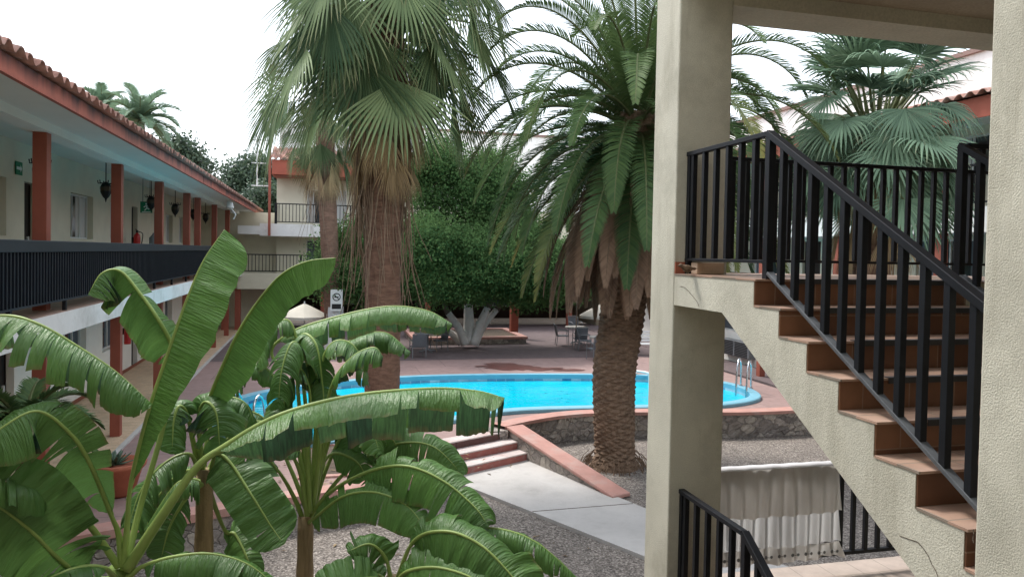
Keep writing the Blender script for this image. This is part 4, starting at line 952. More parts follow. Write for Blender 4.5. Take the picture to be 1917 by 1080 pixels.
banana_plant('big banana plant at the lower left with a tall upright leaf', (225, 1085, 4.25), [
    ([(232, 1065, 4.2), (238, 985, 4.2), (246, 900, 4.2), (278, 770, 4.2), (318, 650, 4.2), (350, 560, 4.2), (380, 490, 4.25), (420, 430, 4.3)], 2, .30, UB, dict(fold=(8, -84), droop=(.02, .05), tears=0, shade=.9, wr=(1, .5), blunt=14, bt=.5)),  # high tone paints a backlit glow into this upright leaf
    ([(235, 1065, 4.25), (262, 950, 4.4), (300, 820, 4.5), (326, 700, 4.55), (322, 650, 4.55), (297, 600, 4.5), (262, 550, 4.5), (225, 508, 4.5), (190, 512, 4.45), (165, 552, 4.4)], 3.4, .30, UB, dict(fold=(-75, -6), droop=(.3, .45), tears=5, shade=.35, wr=(.6, 1))),
    ([(228, 1060, 4.2), (222, 1000, 4.2), (207, 961, 4.15), (167, 865, 4.0), (130, 810, 3.9), (70, 769, 3.8), (0, 802, 3.7), (-60, 850, 3.65)], 2, .29, UM, dict(fold=(-5, -10), droop=(.35, .5), tears=6, shade=.2, wr=(.5, 1))),
    ([(222, 1060, 4.2), (170, 985, 4.1), (120, 935, 4.0), (80, 918, 3.9), (40, 900, 3.8), (-40, 885, 3.7), (-120, 930, 3.6)], 3, .24, UZ, dict(fold=(12, 5), droop=(.55, .75), tears=3, shade=.3)),
    ([(215, 1085, 4.2), (160, 1080, 4.0), (110, 1045, 3.9), (60, 995, 3.8), (0, 950, 3.7), (-70, 915, 3.6)], 1, .33, UM, dict(fold=(5, -5), droop=(.3, .45), tears=3, shade=.45)),
    ([(220, 1088, 4.2), (195, 1062, 4.0), (150, 1060, 3.9), (90, 1082, 3.8), (30, 1120, 3.7)], 1, .16, UZ, dict(droop=(.5, .7), tears=2, shade=.3)),
    ([(240, 1080, 4.2), (270, 1058, 4.2), (330, 1040, 4.2), (400, 1036, 4.2), (470, 1058, 4.2), (530, 1110, 4.2)], 1, .27, UZ, dict(fold=(-10, 5), droop=(.75, .8), tears=4, shade=.2)),
    ([(238, 1065, 4.2), (300, 970, 4.2), (365, 878, 4.25), (420, 835, 4.3), (520, 778, 4.35), (650, 742, 4.4), (800, 727, 4.45), (890, 731, 4.5), (945, 744, 4.5)], 2.8, .33, UZ, dict(fold=(-8, -35), droop=(.62, .96), tears=9, shade=.42, wr=(.72, 1.25), stalk=.034, blunt=12)),
    ([(232, 1075, 4.25), (285, 985, 4.4), (330, 930, 4.5), (372, 900, 4.55), (330, 905, 4.5), (270, 990, 4.45)], 2.4, .20, UZ, dict(droop=(.8, .9), tears=6, shade=.15)),
], .115, green=True)
banana_plant('banana plant with a brown papery stem and a pale upright leaf', (383, 900, 5.0), [
    ([(380, 900, 5.0), (375, 810, 5.0), (392, 745, 4.9), (424, 668, 4.8), (450, 615, 4.75), (484, 563, 4.7), (526, 515, 4.6), (574, 490, 4.55), (628, 483, 4.5)], 1.4, .25, UB, dict(fold=(4, -76), droop=(.06, .1), tears=0, shade=1, wr=(1, .5), blunt=9)),  # full tone paints backlight into this leaf as well
    ([(380, 890, 5), (374, 820, 4.95), (372, 775, 4.9), (385, 752, 4.85), (405, 775, 4.8), (412, 850, 4.75)], 2, .24, UM, dict(droop=(.6, .7), tears=4, shade=.1)),
    ([(376, 890, 5), (360, 820, 4.95), (350, 775, 4.85), (335, 760, 4.8), (325, 790, 4.75), (322, 850, 4.7)], 2, .18, UM, dict(droop=(.6, .7), tears=3, shade=.12)),
    ([(395, 885, 5.0), (405, 850, 4.95), (430, 865, 4.9), (470, 925, 4.8), (508, 985, 4.75), (532, 1018, 4.7)], 1, .24, UM, dict(fold=(0, 0), droop=(.2, .25), tears=2, shade=.15)),
    ([(375, 890, 5), (355, 850, 4.9), (310, 865, 4.8), (265, 915, 4.7), (240, 985, 4.6)], 1, .27, UZ, dict(droop=(.85, .9), tears=9, shade=.1)),
    ([(388, 885, 5.0), (430, 845, 5.1), (480, 820, 5.2), (530, 822, 5.2), (560, 850, 5.2)], 1, .20, UZ, dict(droop=(.7, .9), tears=5, shade=.15)),
    ([(376, 905, 5.0), (340, 915, 5.1), (300, 960, 5.1), (290, 1010, 5.05)], 1, .16, UZ, dict(droop=(.6, .9), tears=3, shade=.35)),
    ([(380, 895, 5.05), (385, 840, 5.1), (400, 780, 5.15), (425, 745, 5.2), (460, 755, 5.2), (478, 800, 5.2)], 2, .2, UZ, dict(droop=(.8, .9), tears=5, shade=.2)),
    ([(378, 905, 4.95), (350, 930, 4.85), (318, 985, 4.8), (300, 1050, 4.75)], 1, .17, UM, dict(droop=(.5, .7), tears=3, shade=.15)),
    ([(380, 900, 5.1), (355, 880, 5.2), (320, 900, 5.25), (285, 950, 5.25), (270, 1010, 5.2)], 1, .24, UM, dict(droop=(.6, .7), tears=5, shade=.2)),
    ([(385, 890, 5.1), (420, 830, 5.2), (470, 790, 5.3), (520, 800, 5.35), (560, 845, 5.35)], 1.4, .24, UZ, dict(droop=(.75, .9), tears=6, shade=.15)),
    ([(385, 900, 5.0), (420, 990, 5.2), (440, 1000, 5.2), (465, 1050, 5.1), (470, 1080, 5.1)], 1, .14, UM, dict(droop=(.5, .6), tears=1, shade=.5)),
], .095)
banana_plant('banana plant with pale green stalks and torn arching leaves at centre', (572, 985, 5.6), [
    ([(578, 970, 5.6), (588, 880, 5.6), (590, 800, 5.6), (585, 735, 5.6), (572, 668, 5.5), (548, 640, 5.4), (528, 690, 5.3), (520, 765, 5.25)], 3, .24, UZ, dict(droop=(.8, .85), tears=8, shade=.2)),
    ([(585, 970, 5.7), (606, 850, 5.9), (590, 740, 6.0), (510, 668, 6.05), (545, 622, 6.0), (640, 590, 6.0), (730, 573, 6.0), (800, 581, 6.0), (847, 606, 6.0)], 3.6, .30, UZ, dict(fold=(-10, -20), droop=(.75, .9), tears=10, shade=.55, wr=(.8, 1.1))),
    ([(585, 960, 5.8), (600, 760, 6.1), (612, 680, 6.2), (660, 635, 6.25), (720, 622, 6.3), (768, 658, 6.3)], 2.2, .28, UZ, dict(droop=(.8, .9), tears=7, shade=.35)),
    ([(585, 960, 5.6), (602, 820, 5.5), (622, 720, 5.4), (660, 668, 5.35), (700, 650, 5.3), (718, 668, 5.3)], 2, .24, UZ, dict(droop=(.85, .9), tears=5, shade=.3)),
    ([(578, 960, 5.6), (566, 820, 5.7), (556, 700, 5.7), (565, 628, 5.7), (592, 645, 5.6), (604, 720, 5.55), (608, 785, 5.5)], 2.6, .22, UZ, dict(droop=(.8, .9), tears=7, shade=.12)),
    ([(580, 960, 5.6), (560, 850, 5.65), (540, 760, 5.7), (500, 690, 5.75), (460, 690, 5.75), (430, 740, 5.7)], 2.4, .20, UZ, dict(droop=(.75, .9), tears=6, shade=.2)),
    ([(582, 965, 5.6), (595, 900, 5.6), (615, 800, 5.6), (650, 752, 5.55), (690, 790, 5.5), (712, 850, 5.45)], 2.4, .22, UZ, dict(droop=(.6, .8), tears=6, shade=.5)),
    ([(578, 970, 5.6), (620, 920, 5.5), (690, 882, 5.4), (760, 872, 5.3), (830, 900, 5.2), (890, 950, 5.1), (914, 986, 5.05)], 1.8, .33, UM, dict(fold=(-8, 4), droop=(.62, .6), tears=6, shade=.4, wr=(1, .6))),
    ([(582, 965, 5.7), (640, 890, 5.8), (700, 846, 5.9), (760, 828, 5.9), (815, 838, 5.9), (868, 890, 5.9)], 1.6, .30, UM, dict(droop=(.5, .6), tears=5, shade=.6)),
    ([(575, 980, 5.6), (590, 968, 5.5), (640, 930, 5.4), (700, 921, 5.3), (760, 945, 5.2), (800, 992, 5.1)], .8, .27, UM, dict(droop=(.55, .5), tears=4, shade=.4, wr=(1, .5))),
    ([(570, 980, 5.6), (550, 930, 5.6), (520, 880, 5.6), (478, 838, 5.6), (440, 850, 5.6)], 2, .2, UZ, dict(droop=(.7, .8), tears=5, shade=.3)),
    ([(580, 960, 5.7), (575, 800, 5.75), (560, 660, 5.8), (540, 600, 5.8), (505, 620, 5.75), (480, 690, 5.7)], 2.4, .22, UZ, dict(droop=(.8, .9), tears=5, shade=.25)),
    ([(582, 960, 5.65), (590, 820, 5.6), (600, 690, 5.6), (625, 640, 5.6), (665, 650, 5.6), (690, 720, 5.6)], 2.4, .24, UZ, dict(droop=(.8, .9), tears=6, shade=.3)),
    ([(580, 960, 5.55), (575, 830, 5.5), (580, 740, 5.45), (560, 690, 5.4), (535, 740, 5.35), (528, 800, 5.3)], 2.2, .22, UZ, dict(droop=(.7, .8), tears=5, shade=.1)),
    ([(582, 965, 5.65), (605, 860, 5.7), (640, 770, 5.75), (690, 735, 5.75), (750, 745, 5.75), (790, 790, 5.7)], 2.2, .26, UZ, dict(droop=(.8, .9), tears=7, shade=.75)),
    ([(575, 965, 5.55), (560, 880, 5.5), (530, 830, 5.45), (495, 825, 5.4), (470, 860, 5.35)], 1.6, .2, UZ, dict(droop=(.7, .8), tears=4, shade=.2)),
    ([(582, 965, 5.7), (610, 880, 5.8), (650, 800, 5.9), (700, 790, 5.9), (740, 830, 5.9), (752, 880, 5.85)], 1.8, .26, UM, dict(droop=(.5, .7), tears=6, shade=.8)),
    ([(578, 965, 5.6), (545, 880, 5.7), (500, 790, 5.8), (455, 770, 5.8), (425, 800, 5.8)], 1.8, .26, UZ, dict(droop=(.7, .85), tears=6, shade=.2)),
    ([(580, 968, 5.65), (600, 900, 5.75), (600, 800, 5.85), (620, 750, 5.9), (650, 780, 5.9), (660, 850, 5.85)], 2.0, .25, UM, dict(droop=(.6, .8), tears=6, shade=.15)),
    ([(570, 985, 5.6), (590, 900, 5.7), (620, 850, 5.8), (665, 862, 5.8), (690, 900, 5.8)], 2, .18, UM, dict(droop=(.4, .6), tears=2, shade=.7)),
], .10)
banana_plant('low banana plant at the bottom centre with one shredded arching leaf', (735, 1100, 5.0), [
    ([(733, 1095, 5), (722, 1045, 5), (692, 1018, 4.95), (650, 1032, 4.9)], .8, .18, UM, dict(droop=(.4, .5), tears=2, shade=.4)),
    ([(740, 1095, 5), (775, 1012, 4.9), (835, 994, 4.8), (900, 1020, 4.7), (960, 1080, 4.6), (990, 1130, 4.55)], .9, .29, UM, dict(fold=(-5, -3), droop=(.5, .5), tears=4, shade=.3)),
    ([(745, 1095, 5.1), (790, 1012, 5.1), (860, 990, 5.1), (940, 990, 5.1), (1010, 1018, 5.05), (1085, 1085, 5)], 1, .21, UZ, dict(droop=(.78, .9), tears=12, shade=.35)),
    ([(730, 1095, 5), (700, 1082, 4.8), (640, 1090, 4.7), (580, 1120, 4.65)], .6, .2, UM, dict(droop=(.4, .5), tears=2, shade=.25)),
    ([(738, 1100, 4.95), (760, 1070, 4.8), (820, 1062, 4.7), (890, 1085, 4.6), (930, 1130, 4.55)], .7, .24, UM, dict(droop=(.5, .5), tears=3, shade=.25)),
    ([(735, 1100, 5), (705, 1075, 5.05), (660, 1085, 5.0)], .6, .12, UM, dict(droop=(.4, .5), tears=1, shade=.3)),
], .085)
banana_plant('banana plant beyond the left edge reaching in one shredded leaf', (-260, 900, 4.1), [
    ([(-260, 880, 4.1), (-230, 720, 4.05), (-120, 612, 4.0), (0, 591, 4.0), (70, 605, 4.0), (150, 650, 4.05), (220, 697, 4.1), (286, 757, 4.15)], 1.6, .33, UZ, dict(fold=(-12, -25), droop=(.78, .9), tears=12, shade=.45)),
    ([(-262, 880, 4.1), (-300, 700, 4.2), (-380, 560, 4.3), (-480, 560, 4.3)], 1, .3, UZ, dict(droop=(.6, .7), tears=6, shade=.4)),
], .1)
# ---- fan palms
M['fan'] = attr_leaf('fan_palm_green', (.036, .074, .032), (.22, .29, .135), trans=.28, rough=.6, spec=.15, brown=(.30, .24, .13))
M['fan_grey'] = attr_leaf('grey_fan_palm_green', (.030, .070, .046), (.22, .33, .215), trans=.28, rough=.6, spec=.2, brown=(.30, .26, .16))
M['fan_dead'] = attr_leaf('dead_fan_leaf', (.15, .105, .065), (.52, .38, .21), trans=.15, rough=.85)
M['petiole'] = mat('palm_petiole', (.12, .14, .06), .6, .3, 8)
M['petiole_dead'] = mat('dead_petiole', (.25, .18, .125), .85, .35, 12)
def fan_frond(par, org, az, el, Lp, Rb, droop, seed, nseg=38, spread=112, mat_='fan', tone=.5, grav=.35, name='frond', dryness=.25, pet='petiole', cup=.2, join=.45, kink=0, hang=None):
    r = random.Random(seed); K = 7
    d = Vector((math.cos(az)*math.cos(el), math.sin(az)*math.cos(el), math.sin(el))); p = Vector(org); P = [p.copy()]
    for i in range(8):
        d = (d+DOWN*grav/8).normalized(); p = p+d*Lp/8; P.append(p.copy())
    side = d.cross(Z)
    S = side.normalized() if side.length > .05 else Vector((1, 0, 0)); Nn = S.cross(d)
    kb = kink*r.uniform(.6, 1.3); rl = r.uniform(-.4, .4)
    if hang is not None: kb = math.asin(max(-1, min(1, d.z)))-r.uniform(*hang); rl *= .7
    d, Nn = d*math.cos(kb)-Nn*math.sin(kb), Nn*math.cos(kb)+d*math.sin(kb)
    S, Nn = S*math.cos(rl)+Nn*math.sin(rl), Nn*math.cos(rl)-S*math.sin(rl)
    V, Fc, T = [], [], []; A = math.radians(spread)
    for j in range(nseg):
        a = -A+2*A*j/(nseg-1); da = A/(nseg-1)*1.02
        L = Rb*(.72+.28*math.cos(a*.75))*r.uniform(.92, 1.06); dirc = d*math.cos(a)+S*math.sin(a)+Nn*cup*abs(math.sin(a))
        dirc.normalize(); tang = (-d*math.sin(a)+S*math.cos(a)).normalized()
        q = p.copy(); base = len(V); tn = min(1, max(0, tone+r.uniform(-.25, .25))); dry = r.random() < dryness
        dr = droop*r.uniform(.75, 1.25); tw = r.uniform(-.25, .25)
        for k in range(K+1):
            u = k/K
            hw = L*u*math.tan(da) if u <= join else L*join*math.tan(da)*(1-(u-join)/(1-join))**.75
            fold = .55*hw
            up_ = (Nn*(1 if j % 2 else 1))
            V += [q-tang*hw, q+up_*fold, q+tang*hw]; bt = max(0, (u-.72)*2.2) if dry else 0
            T += [(tn, bt, 0, 1)]*3
            g = min(.97, dr*max(0, u-.12)**1.4)
            dd = (dirc*(1-g)+DOWN*g+tang*tw*max(0, u-join)*.6).normalized(); q = q+dd*L/K
        for k in range(K):
            o = base+3*k; Fc += [(o, o+1, o+4, o+3), (o+1, o+2, o+5, o+4)]
    b = MB(); b.v = [tuple(v) for v in V]; b.f = Fc; b.m = [0]*len(Fc); b.c = T
    o = b.build(name, mat_, par)
    MB().tube(P, [.03-.0016*i for i in range(9)], 5).build('petiole', pet, o)
    return o
def fibrous_trunk(par, pts, radii, m, n=36, rows=120, saw=14, amp=.05, seed=1, rough=.02, name='trunk', spiral=0):
    r = np.random.default_rng(seed); C = spline(pts, rows); b = MB(); R_ = np.interp(np.linspace(0, 1, rows), np.linspace(0, 1, len(radii)), radii); g = []
    for i, p in enumerate(C):
        h = p.z; row = []
        for k in range(n+1):
            a = 2*math.pi*(k % n)/n; f = (h*saw+spiral*a/(2*math.pi)+.35*math.sin(a*3+h*2)) % 1.0
            if spiral: f2 = (-h*saw*.8+spiral*a/(2*math.pi)) % 1.0; f = max(abs(f-.5), abs(f2-.5))*2; f = 1-f
            rr = R_[i]*(1+amp*f+rough*math.sin(7.3*a+h*9.1+seed)*math.sin(13*a-h*5))+(0 if k == n else 0)
            row.append((p.x+rr*math.cos(a), p.y+rr*math.sin(a), p.z))
        g.append(row)
    b.grid(g); return b.build(name, m, par, smooth=False)
M['fan_trunk'] = mat('fan_palm_trunk', (.22, .13, .092), .95, .4, 6, .9, 28, .03, stretch=(1, 1, 3.5), dirt=(.11, .06, .042), dscale=2)
M['date_trunk'] = mat('date_palm_trunk', (.21, .14, .095), .95, .45, 10, .9, 24, .03, stretch=(1, 1, 2.5), dirt=(.055, .035, .025), dscale=4)
def strands(par, c, rad, n, L, seed, zr=(-.4, .4), m='petiole_dead', name='hanging_fibre', th=.010):
    r = random.Random(seed); b = MB()
    for k in range(n):
        a = r.random()*6.28; R_ = rad*r.uniform(.75, 1.25); p = c+Vector((R_*math.cos(a), R_*math.sin(a), r.uniform(*zr))); l = L*r.uniform(.4, 1.15)
        pts = [p]
        dx = Vector((math.cos(a), math.sin(a), 0))*r.uniform(-.02, .05)
        for j in range(6): dx = dx+Vector((r.uniform(-.05, .05), r.uniform(-.05, .05), 0)); pts.append(pts[-1]+Vector((0, 0, -l/6))+dx*l*.35)
        b.tube(spline(pts, 12), [th*(1-.06*i) for i in range(12)], 4, cap=False)
    return b.build(name, m, par)
def fan_palm(label, base, top, r0, r1, fronds, seed, dead=0, skirt=0, dead_z=(-1.2, -.3), trunk_m='fan_trunk', Rb=1.5, group='fan palms around the pool', scale=1, fibre=0, leaf='fan', kink=1.1, nseg=28, dskirt=(.75, 1.0), lp=(.75, 1.1), dry=.5, hang=(-1.45, -.95), hmax=.75, spread=52, dr=(.45, .75)):
    r = random.Random(seed); base, top = Vector(base), Vector(top)
    p = thing('fan_palm', label, 'palm tree', tuple(base), group)
    m_ = base*.5+top*.5
    fibrous_trunk(p, [base, base+Vector((0, 0, .25)), m_, top], [r0*1.18, r0, (r0+r1)/2, r1], trunk_m, seed=seed, saw=9, amp=.05, rough=.03)
    for k, (az, el, tone, dz) in enumerate(fronds):
        o = top+Vector((math.cos(az)*r1*.8, math.sin(az)*r1*.8, dz))
        g = max(0, .75-el)*.75
        fan_frond(p, o, az, el, scale*r.uniform(*lp), Rb*r.uniform(.85, 1.12), r.uniform(*dr) if el < hmax else r.uniform(.55, .85), seed*100+k, tone=tone, grav=.25+.25*r.random(), nseg=nseg, dryness=dry, kink=kink*.4, mat_=leaf, hang=hang if el < hmax else None, spread=spread if el < hmax else 100)
    for k in range(dead):                                   # folded dead leaves hanging below the crown
        az = k*2.4+r.random()*.4; z_ = r.uniform(*dead_z); o = top+Vector((math.cos(az)*r1*1.0, math.sin(az)*r1*1.0, z_))
        fan_frond(p, o, az, r.uniform(-1.3, -.7), scale*r.uniform(.25, .55), Rb*r.uniform(*dskirt), .95, seed*300+k, nseg=24, spread=r.uniform(14, 40), mat_='fan_dead', tone=r.uniform(.35, .95), grav=1.3, name='dead_frond', pet='petiole_dead', dryness=0)
    if fibre: strands(p, top+Vector((0, 0, dead_z[0]-.3)), r1*1.25, fibre, scale*2.3, seed, (-.9, .6), th=.013)
    return p
def ring_fronds(n, els, seed, tones=(.2, .7), dz=(-.5, .5)):
    r = random.Random(seed); out = []
    for k in range(n):
        t = k/(n-1); el = els[0]+(els[1]-els[0])*t+r.uniform(-.12, .12); out.append((k*2.39996+r.uniform(-.25, .25), el, r.uniform(*tones), dz[0]+(dz[1]-dz[0])*t))
    return out
b1 = at(716, 848, z=0); t1 = at(722, -45, d=14.5); t1.z += 0
b1 = Vector((at(716, 700, d=14.5).x, at(716, 700, d=14.5).y, 0))
fan_palm('tall fan palm with a shaggy tan skirt in the middle of the photo', b1, t1, .32, .36, ring_fronds(72, (-.35, 1.15), 5, (.1, .95), (-1.6, .5)), 11, dead=64, dead_z=(-3.3, -1.6), Rb=1.72, scale=1.1, fibre=150, nseg=25, dskirt=(.4, .62), lp=(.7, 1.7), dry=.6)
p2 = at(627, 560, d=28.5); t2 = at(606, 205, d=28.5)
fp2 = fan_palm('farther slim fan palm with white painted foot behind the tall one', (p2.x, p2.y, 0), t2, .30, .34, ring_fronds(26, (-1.1, 1.2), 9, (.15, .6), (-.8, .6)), 23, dead=14, dead_z=(-2.2, -1.0), Rb=1.45, scale=1.1, fibre=40)
MB().tube([(p2.x, p2.y, .02), (p2.x, p2.y, 1.0), (p2.x, p2.y, 1.78)], [.375, .345, .335], 24).build('painted_foot', 'chrome_white', fp2)
q = at(630, 562, d=28.05); ns = thing('notice_sign', 'small white notice with a black prohibition symbol fixed to the rear palm trunk', 'sign', tuple(q))
MB().box(q.x-.22, q.x+.22, q.y-.012, q.y+.012, q.z-.40, q.z+.40).build('plate', 'sign_white', ns)
b = MB(); n = 24
for k in range(n):
    a, c = 2*math.pi*k/n, 2*math.pi*(k+1)/n; b.add([(q.x+R_*math.cos(g), q.y-.014, q.z+.12+R_*math.sin(g)) for R_, g in ((.15, a), (.15, c), (.115, c), (.115, a))], [(0, 1, 2, 3)])
b.bar((q.x-.1, q.y-.0145, q.z+.22), (q.x+.1, q.y-.0145, q.z+.02), .03, .001, (0, 1, 0)); b.box(q.x-.08, q.x+.08, q.y-.016, q.y-.013, q.z+.10, q.z+.14)
b.box(q.x-.17, q.x+.17, q.y-.014, q.y-.0125, q.z-.33, q.z-.14); b.build('symbol', 'sign_black', ns)
t3 = at(1640, 258, d=14.5); b3 = Vector((t3.x-.05, t3.y, 0))
fan_palm('bushy fan palm seen through the stair opening on the right', b3, t3, .30, .36, ring_fronds(90, (-.4, 1.4), 3, (.35, 1.0), (-.8, .55)), 31, dead=22, dead_z=(-1.5, -.3), Rb=1.05, scale=1.0, fibre=40, leaf='fan_grey', kink=1.2, nseg=26, lp=(.5, 1.25), dry=.3, hang=(-1.3, -.5), hmax=.85, spread=85, dr=(.7, 1.1))
# ---- date palm
M['date'] = attr_leaf('date_palm_green', (.036, .088, .032), (.13, .20, .065), trans=.25, rough=.5, spec=.2, brown=(.34, .27, .07))
M['date_dead'] = attr_leaf('dead_date_frond', (.16, .105, .073), (.38, .25, .175), trans=.15, rough=.9)
def feather_frond(par, org, az, el, L, seed, grav=1.2, mat_='date', tone=.5, n=64, ll=.36, name='frond', tip=0.0, rib='petiole', vee=.45, lw=.019):
    r = random.Random(seed); d = Vector((math.cos(az)*math.cos(el), math.sin(az)*math.cos(el), math.sin(el))); p = Vector(org); K = n; V, Fc, T, P = [], [], [], [p.copy()]
    for i in range(K):
        u = i/K; d = (d+DOWN*grav/K*(.35+1.3*u)).normalized(); p = p+d*L/K; P.append(p.copy())
        S = d.cross(Z); S = S.normalized() if S.length > .03 else Vector((math.sin(az), -math.cos(az), 0)); Nn = S.cross(d)
        l = ll*min(1, .25+u*5)*(1-max(0, (u-.6)/.4)**1.6*.82); fw = .45+.75*u
        br = max(0, (u-.55)*2*tip)*r.uniform(.5, 1)
        for sg in (1, -1):
            v = (S*sg+d*fw+Nn*vee*r.uniform(.5, 1.3)).normalized(); w_ = d.cross(v).cross(v).normalized()*lw
            q1 = p+v*l*.5; v2 = (v+DOWN*.25).normalized(); q2 = q1+v2*l*.5; o = len(V)
            V += [p-w_*.6, p+w_*.6, q1+w_, q1-w_, q2+w_*.15, q2-w_*.15]; Fc += [(o, o+1, o+2, o+3), (o+3, o+2, o+4, o+5)]
            tn = min(1, max(0, tone+r.uniform(-.25, .25))); T += [(tn, br, 0, 1)]*6
    b = MB(); b.v = [tuple(v) for v in V]; b.f = Fc; b.m = [0]*len(Fc); b.c = T; o = b.build(name, mat_, par)
    MB().tube(P[::4], [.032*(1-.9*i/len(P[::4]))+.003 for i in range(len(P[::4]))], 5).build('rib', rib, o)
    return o
bd_ = at(1150, 872, z=GZ); tz = at(1196, 215, d=15.6)
dp = thing('date_palm', 'stout date palm with a rough brown trunk beside the stucco pillar', 'palm tree', tuple(bd_))
fibrous_trunk(dp, [bd_, bd_+Vector((.0, 0, .35)), at(1150, 700, d=15.7), at(1168, 560, d=15.7), tz], [.50, .40, .425, .445, .49], 'date_trunk', n=64, rows=300, saw=8.2, amp=.11, seed=4, rough=.03, spiral=9)
r = random.Random(12)
b = MB()
for k in range(160):
    a = r.random()*6.28; R_ = r.uniform(.42, .60); q = bd_+Vector((R_*math.cos(a), R_*math.sin(a), r.uniform(0, .3))); b.tube([q, q+Vector((math.cos(a)*.12, math.sin(a)*.12, -.12)), q+Vector((math.cos(a)*.2, math.sin(a)*.2, -.3))], .008, 4)
b.build('root_fibre', 'date_trunk', dp)
for k in range(100):
    t = k/99; el = -.75+2.1*t+r.uniform(-.1, .1); az = k*2.39996
    feather_frond(dp, tz+Vector((math.cos(az)*.35, math.sin(az)*.35, -.75+1.1*t)), az, el, r.uniform(3.3, 4.2), 500+k, grav=r.uniform(1.9, 2.7) if el > -.2 else 1.4, tone=.25+.5*t, tip=r.choice((0, 0, .5, .9)) if t < .6 else .1, n=124, ll=.43, lw=.014)
for k in range(96):
    az = k*2.39996+.3; feather_frond(dp, tz+Vector((math.cos(az)*.5, math.sin(az)*.5, -.7-r.random()*1.0)), az, -.75+r.uniform(-.5, .35), r.uniform(2.4, 3.3), 700+k, grav=2.6, mat_='date_dead', tone=r.uniform(.2, .9), n=84, ll=.30, lw=.017, name='dead_frond', rib='petiole_dead', vee=.2)
# distant feather palms over the left wing
for lab, px, py, d, n, L in (('feathery palm rising above the left wing roof, the nearer one', 262, 225, 30, 30, 1.7), ('feathery palm behind the left wing roof, the farther one', 190, 205, 34, 24, 1.35)):
    c = at(px, py, d=d); q = thing('feather_palm', lab, 'palm tree', (c.x, c.y, 0), 'palms beyond the left wing')
    fibrous_trunk(q, [(c.x, c.y, 0), (c.x, c.y, c.z*.6), c], [.25, .2, .18], 'fan_trunk', rows=30, n=12)
    for k in range(n): feather_frond(q, c, k*2.39996, -.3+1.6*k/n, L, 900+k+int(px), grav=1.5, tone=.75, n=54, ll=.42, lw=.02, mat_='fan_grey')
# small pygmy palm at the left edge
pc_ = at(45, 800, d=9.0); py_ = thing('pygmy_palm', 'small feathery palm on the tiled walkway at the left edge', 'palm tree', (pc_.x, pc_.y, 0))
fibrous_trunk(py_, [(pc_.x+.05, pc_.y, 0.01), (pc_.x+.04, pc_.y, .5), pc_], [.12, .09, .10], 'date_trunk', rows=60, n=20, saw=14, amp=.12)
for k in range(22): feather_frond(py_, pc_, k*2.39996, .1+1.1*k/22, r.uniform(.75, 1.0), 1200+k, grav=1.7, tone=.5, n=44, ll=.2)
# ---- leafy trees
def leaf_cloud(lobes, n, size, seed, kk=2.4, per=45):
    """lobes: (x,y,z,rx,ry,rz); leaves gathered into twig clumps on the lobes' outer shells"""
    g = np.random.default_rng(seed); L = np.array(lobes); wgt = (L[:, 3]*L[:, 4]*L[:, 5])**.67; wgt /= wgt.sum(); nc = max(8, n//per)
    pick = g.choice(len(L), nc, p=wgt); dv = g.normal(size=(nc, 3)); dv /= np.linalg.norm(dv, axis=1)[:, None]; rad = g.uniform(.45, 1.04, (nc, 1))**.6
    C = L[pick, :3]+dv*L[pick, 3:]*rad
    cs = g.uniform(.6, 1.5, nc); ct = g.random(nc)
    w = g.integers(0, nc, n); P = C[w]+np.clip(g.normal(size=(n, 3)), -1.5, 1.5)*(size*kk*cs[w])[:, None]*np.array([1, 1, .75])
    a = g.normal(size=(n, 3))+np.array([0, 0, -.25]); a /= np.linalg.norm(a, axis=1)[:, None]
    nr = g.normal(size=(n, 3))+np.array([0, 0, .9]); b = np.cross(nr, a); b /= np.linalg.norm(b, axis=1)[:, None]
    l = size*g.uniform(.7, 1.3, (n, 1)); h = a*l; s = b*l*.30
    V = np.stack([P, P+h*.5-s, P+h, P+h*.5+s], 1).reshape(-1, 3); F = np.arange(4*n).reshape(n, 4)
    tn = np.clip(.75*ct[w]+.25*g.random(n), 0, 1); T = np.zeros((4*n, 4)); T[:, 0] = np.repeat(tn, 4); T[:, 3] = 1
    return V, F, T
M['ficus'] = attr_leaf('ficus_leaf', (.050, .112, .040), (.145, .245, .082), trans=.36, rough=.7, spec=.05)
M['grove'] = attr_leaf('grove_leaf', (.035, .065, .045), (.10, .15, .085), trans=.2, rough=.5)
M['bark'] = mat('grey_bark', (.14, .11, .09), .95, .3, 8, .6, 25, .02)
M['lime'] = mat('whitewashed_bark', (.72, .70, .67), .9, .12, 6, .5, 25, .02)
tb = at(880, 640, z=.25)
tr = thing('shade_tree', 'wide dense green tree with whitewashed forked trunk behind the pool', 'tree', (tb.x, tb.y, .0))
LB = [(tb.x+x, tb.y+y, z_, a, b_, c) for x, y, z_, a, b_, c in ((-.4, .5, 4.7, 3.3, 3.0, 2.3), (-2.6, -.2, 4.0, 2.4, 2.3, 1.8), (2.4, 0, 3.7, 2.5, 2.3, 1.5), (-.6, .6, 6.3, 2.0, 2.0, 1.6), (-3.9, .2, 3.7, 1.7, 1.9, 1.7), (1.2, -1.6, 3.4, 2.2, 1.6, 1.2), (-1.4, -1.9, 3.9, 2.0, 1.5, 1.5), (3.9, .3, 3.2, 1.5, 1.5, 1.1), (-1.3, 0, 7.4, 1.2, 1.2, 1.0), (.8, .4, 6.9, 1.3, 1.2, 1.1), (2.0, .3, 5.2, 1.7, 1.7, 1.3), (1.0, -.6, 4.6, 1.6, 1.6, 1.3), (-1.9, -1.4, 2.95, 1.7, 1.2, .8), (.3, -1.9, 2.9, 1.7, 1.0, .7), (2.4, -1.2, 2.85, 1.7, 1.2, .75), (-3.6, -.4, 2.8, 1.5, 1.3, .8), (-5.0, .3, 3.4, 1.3, 1.6, 1.5))]
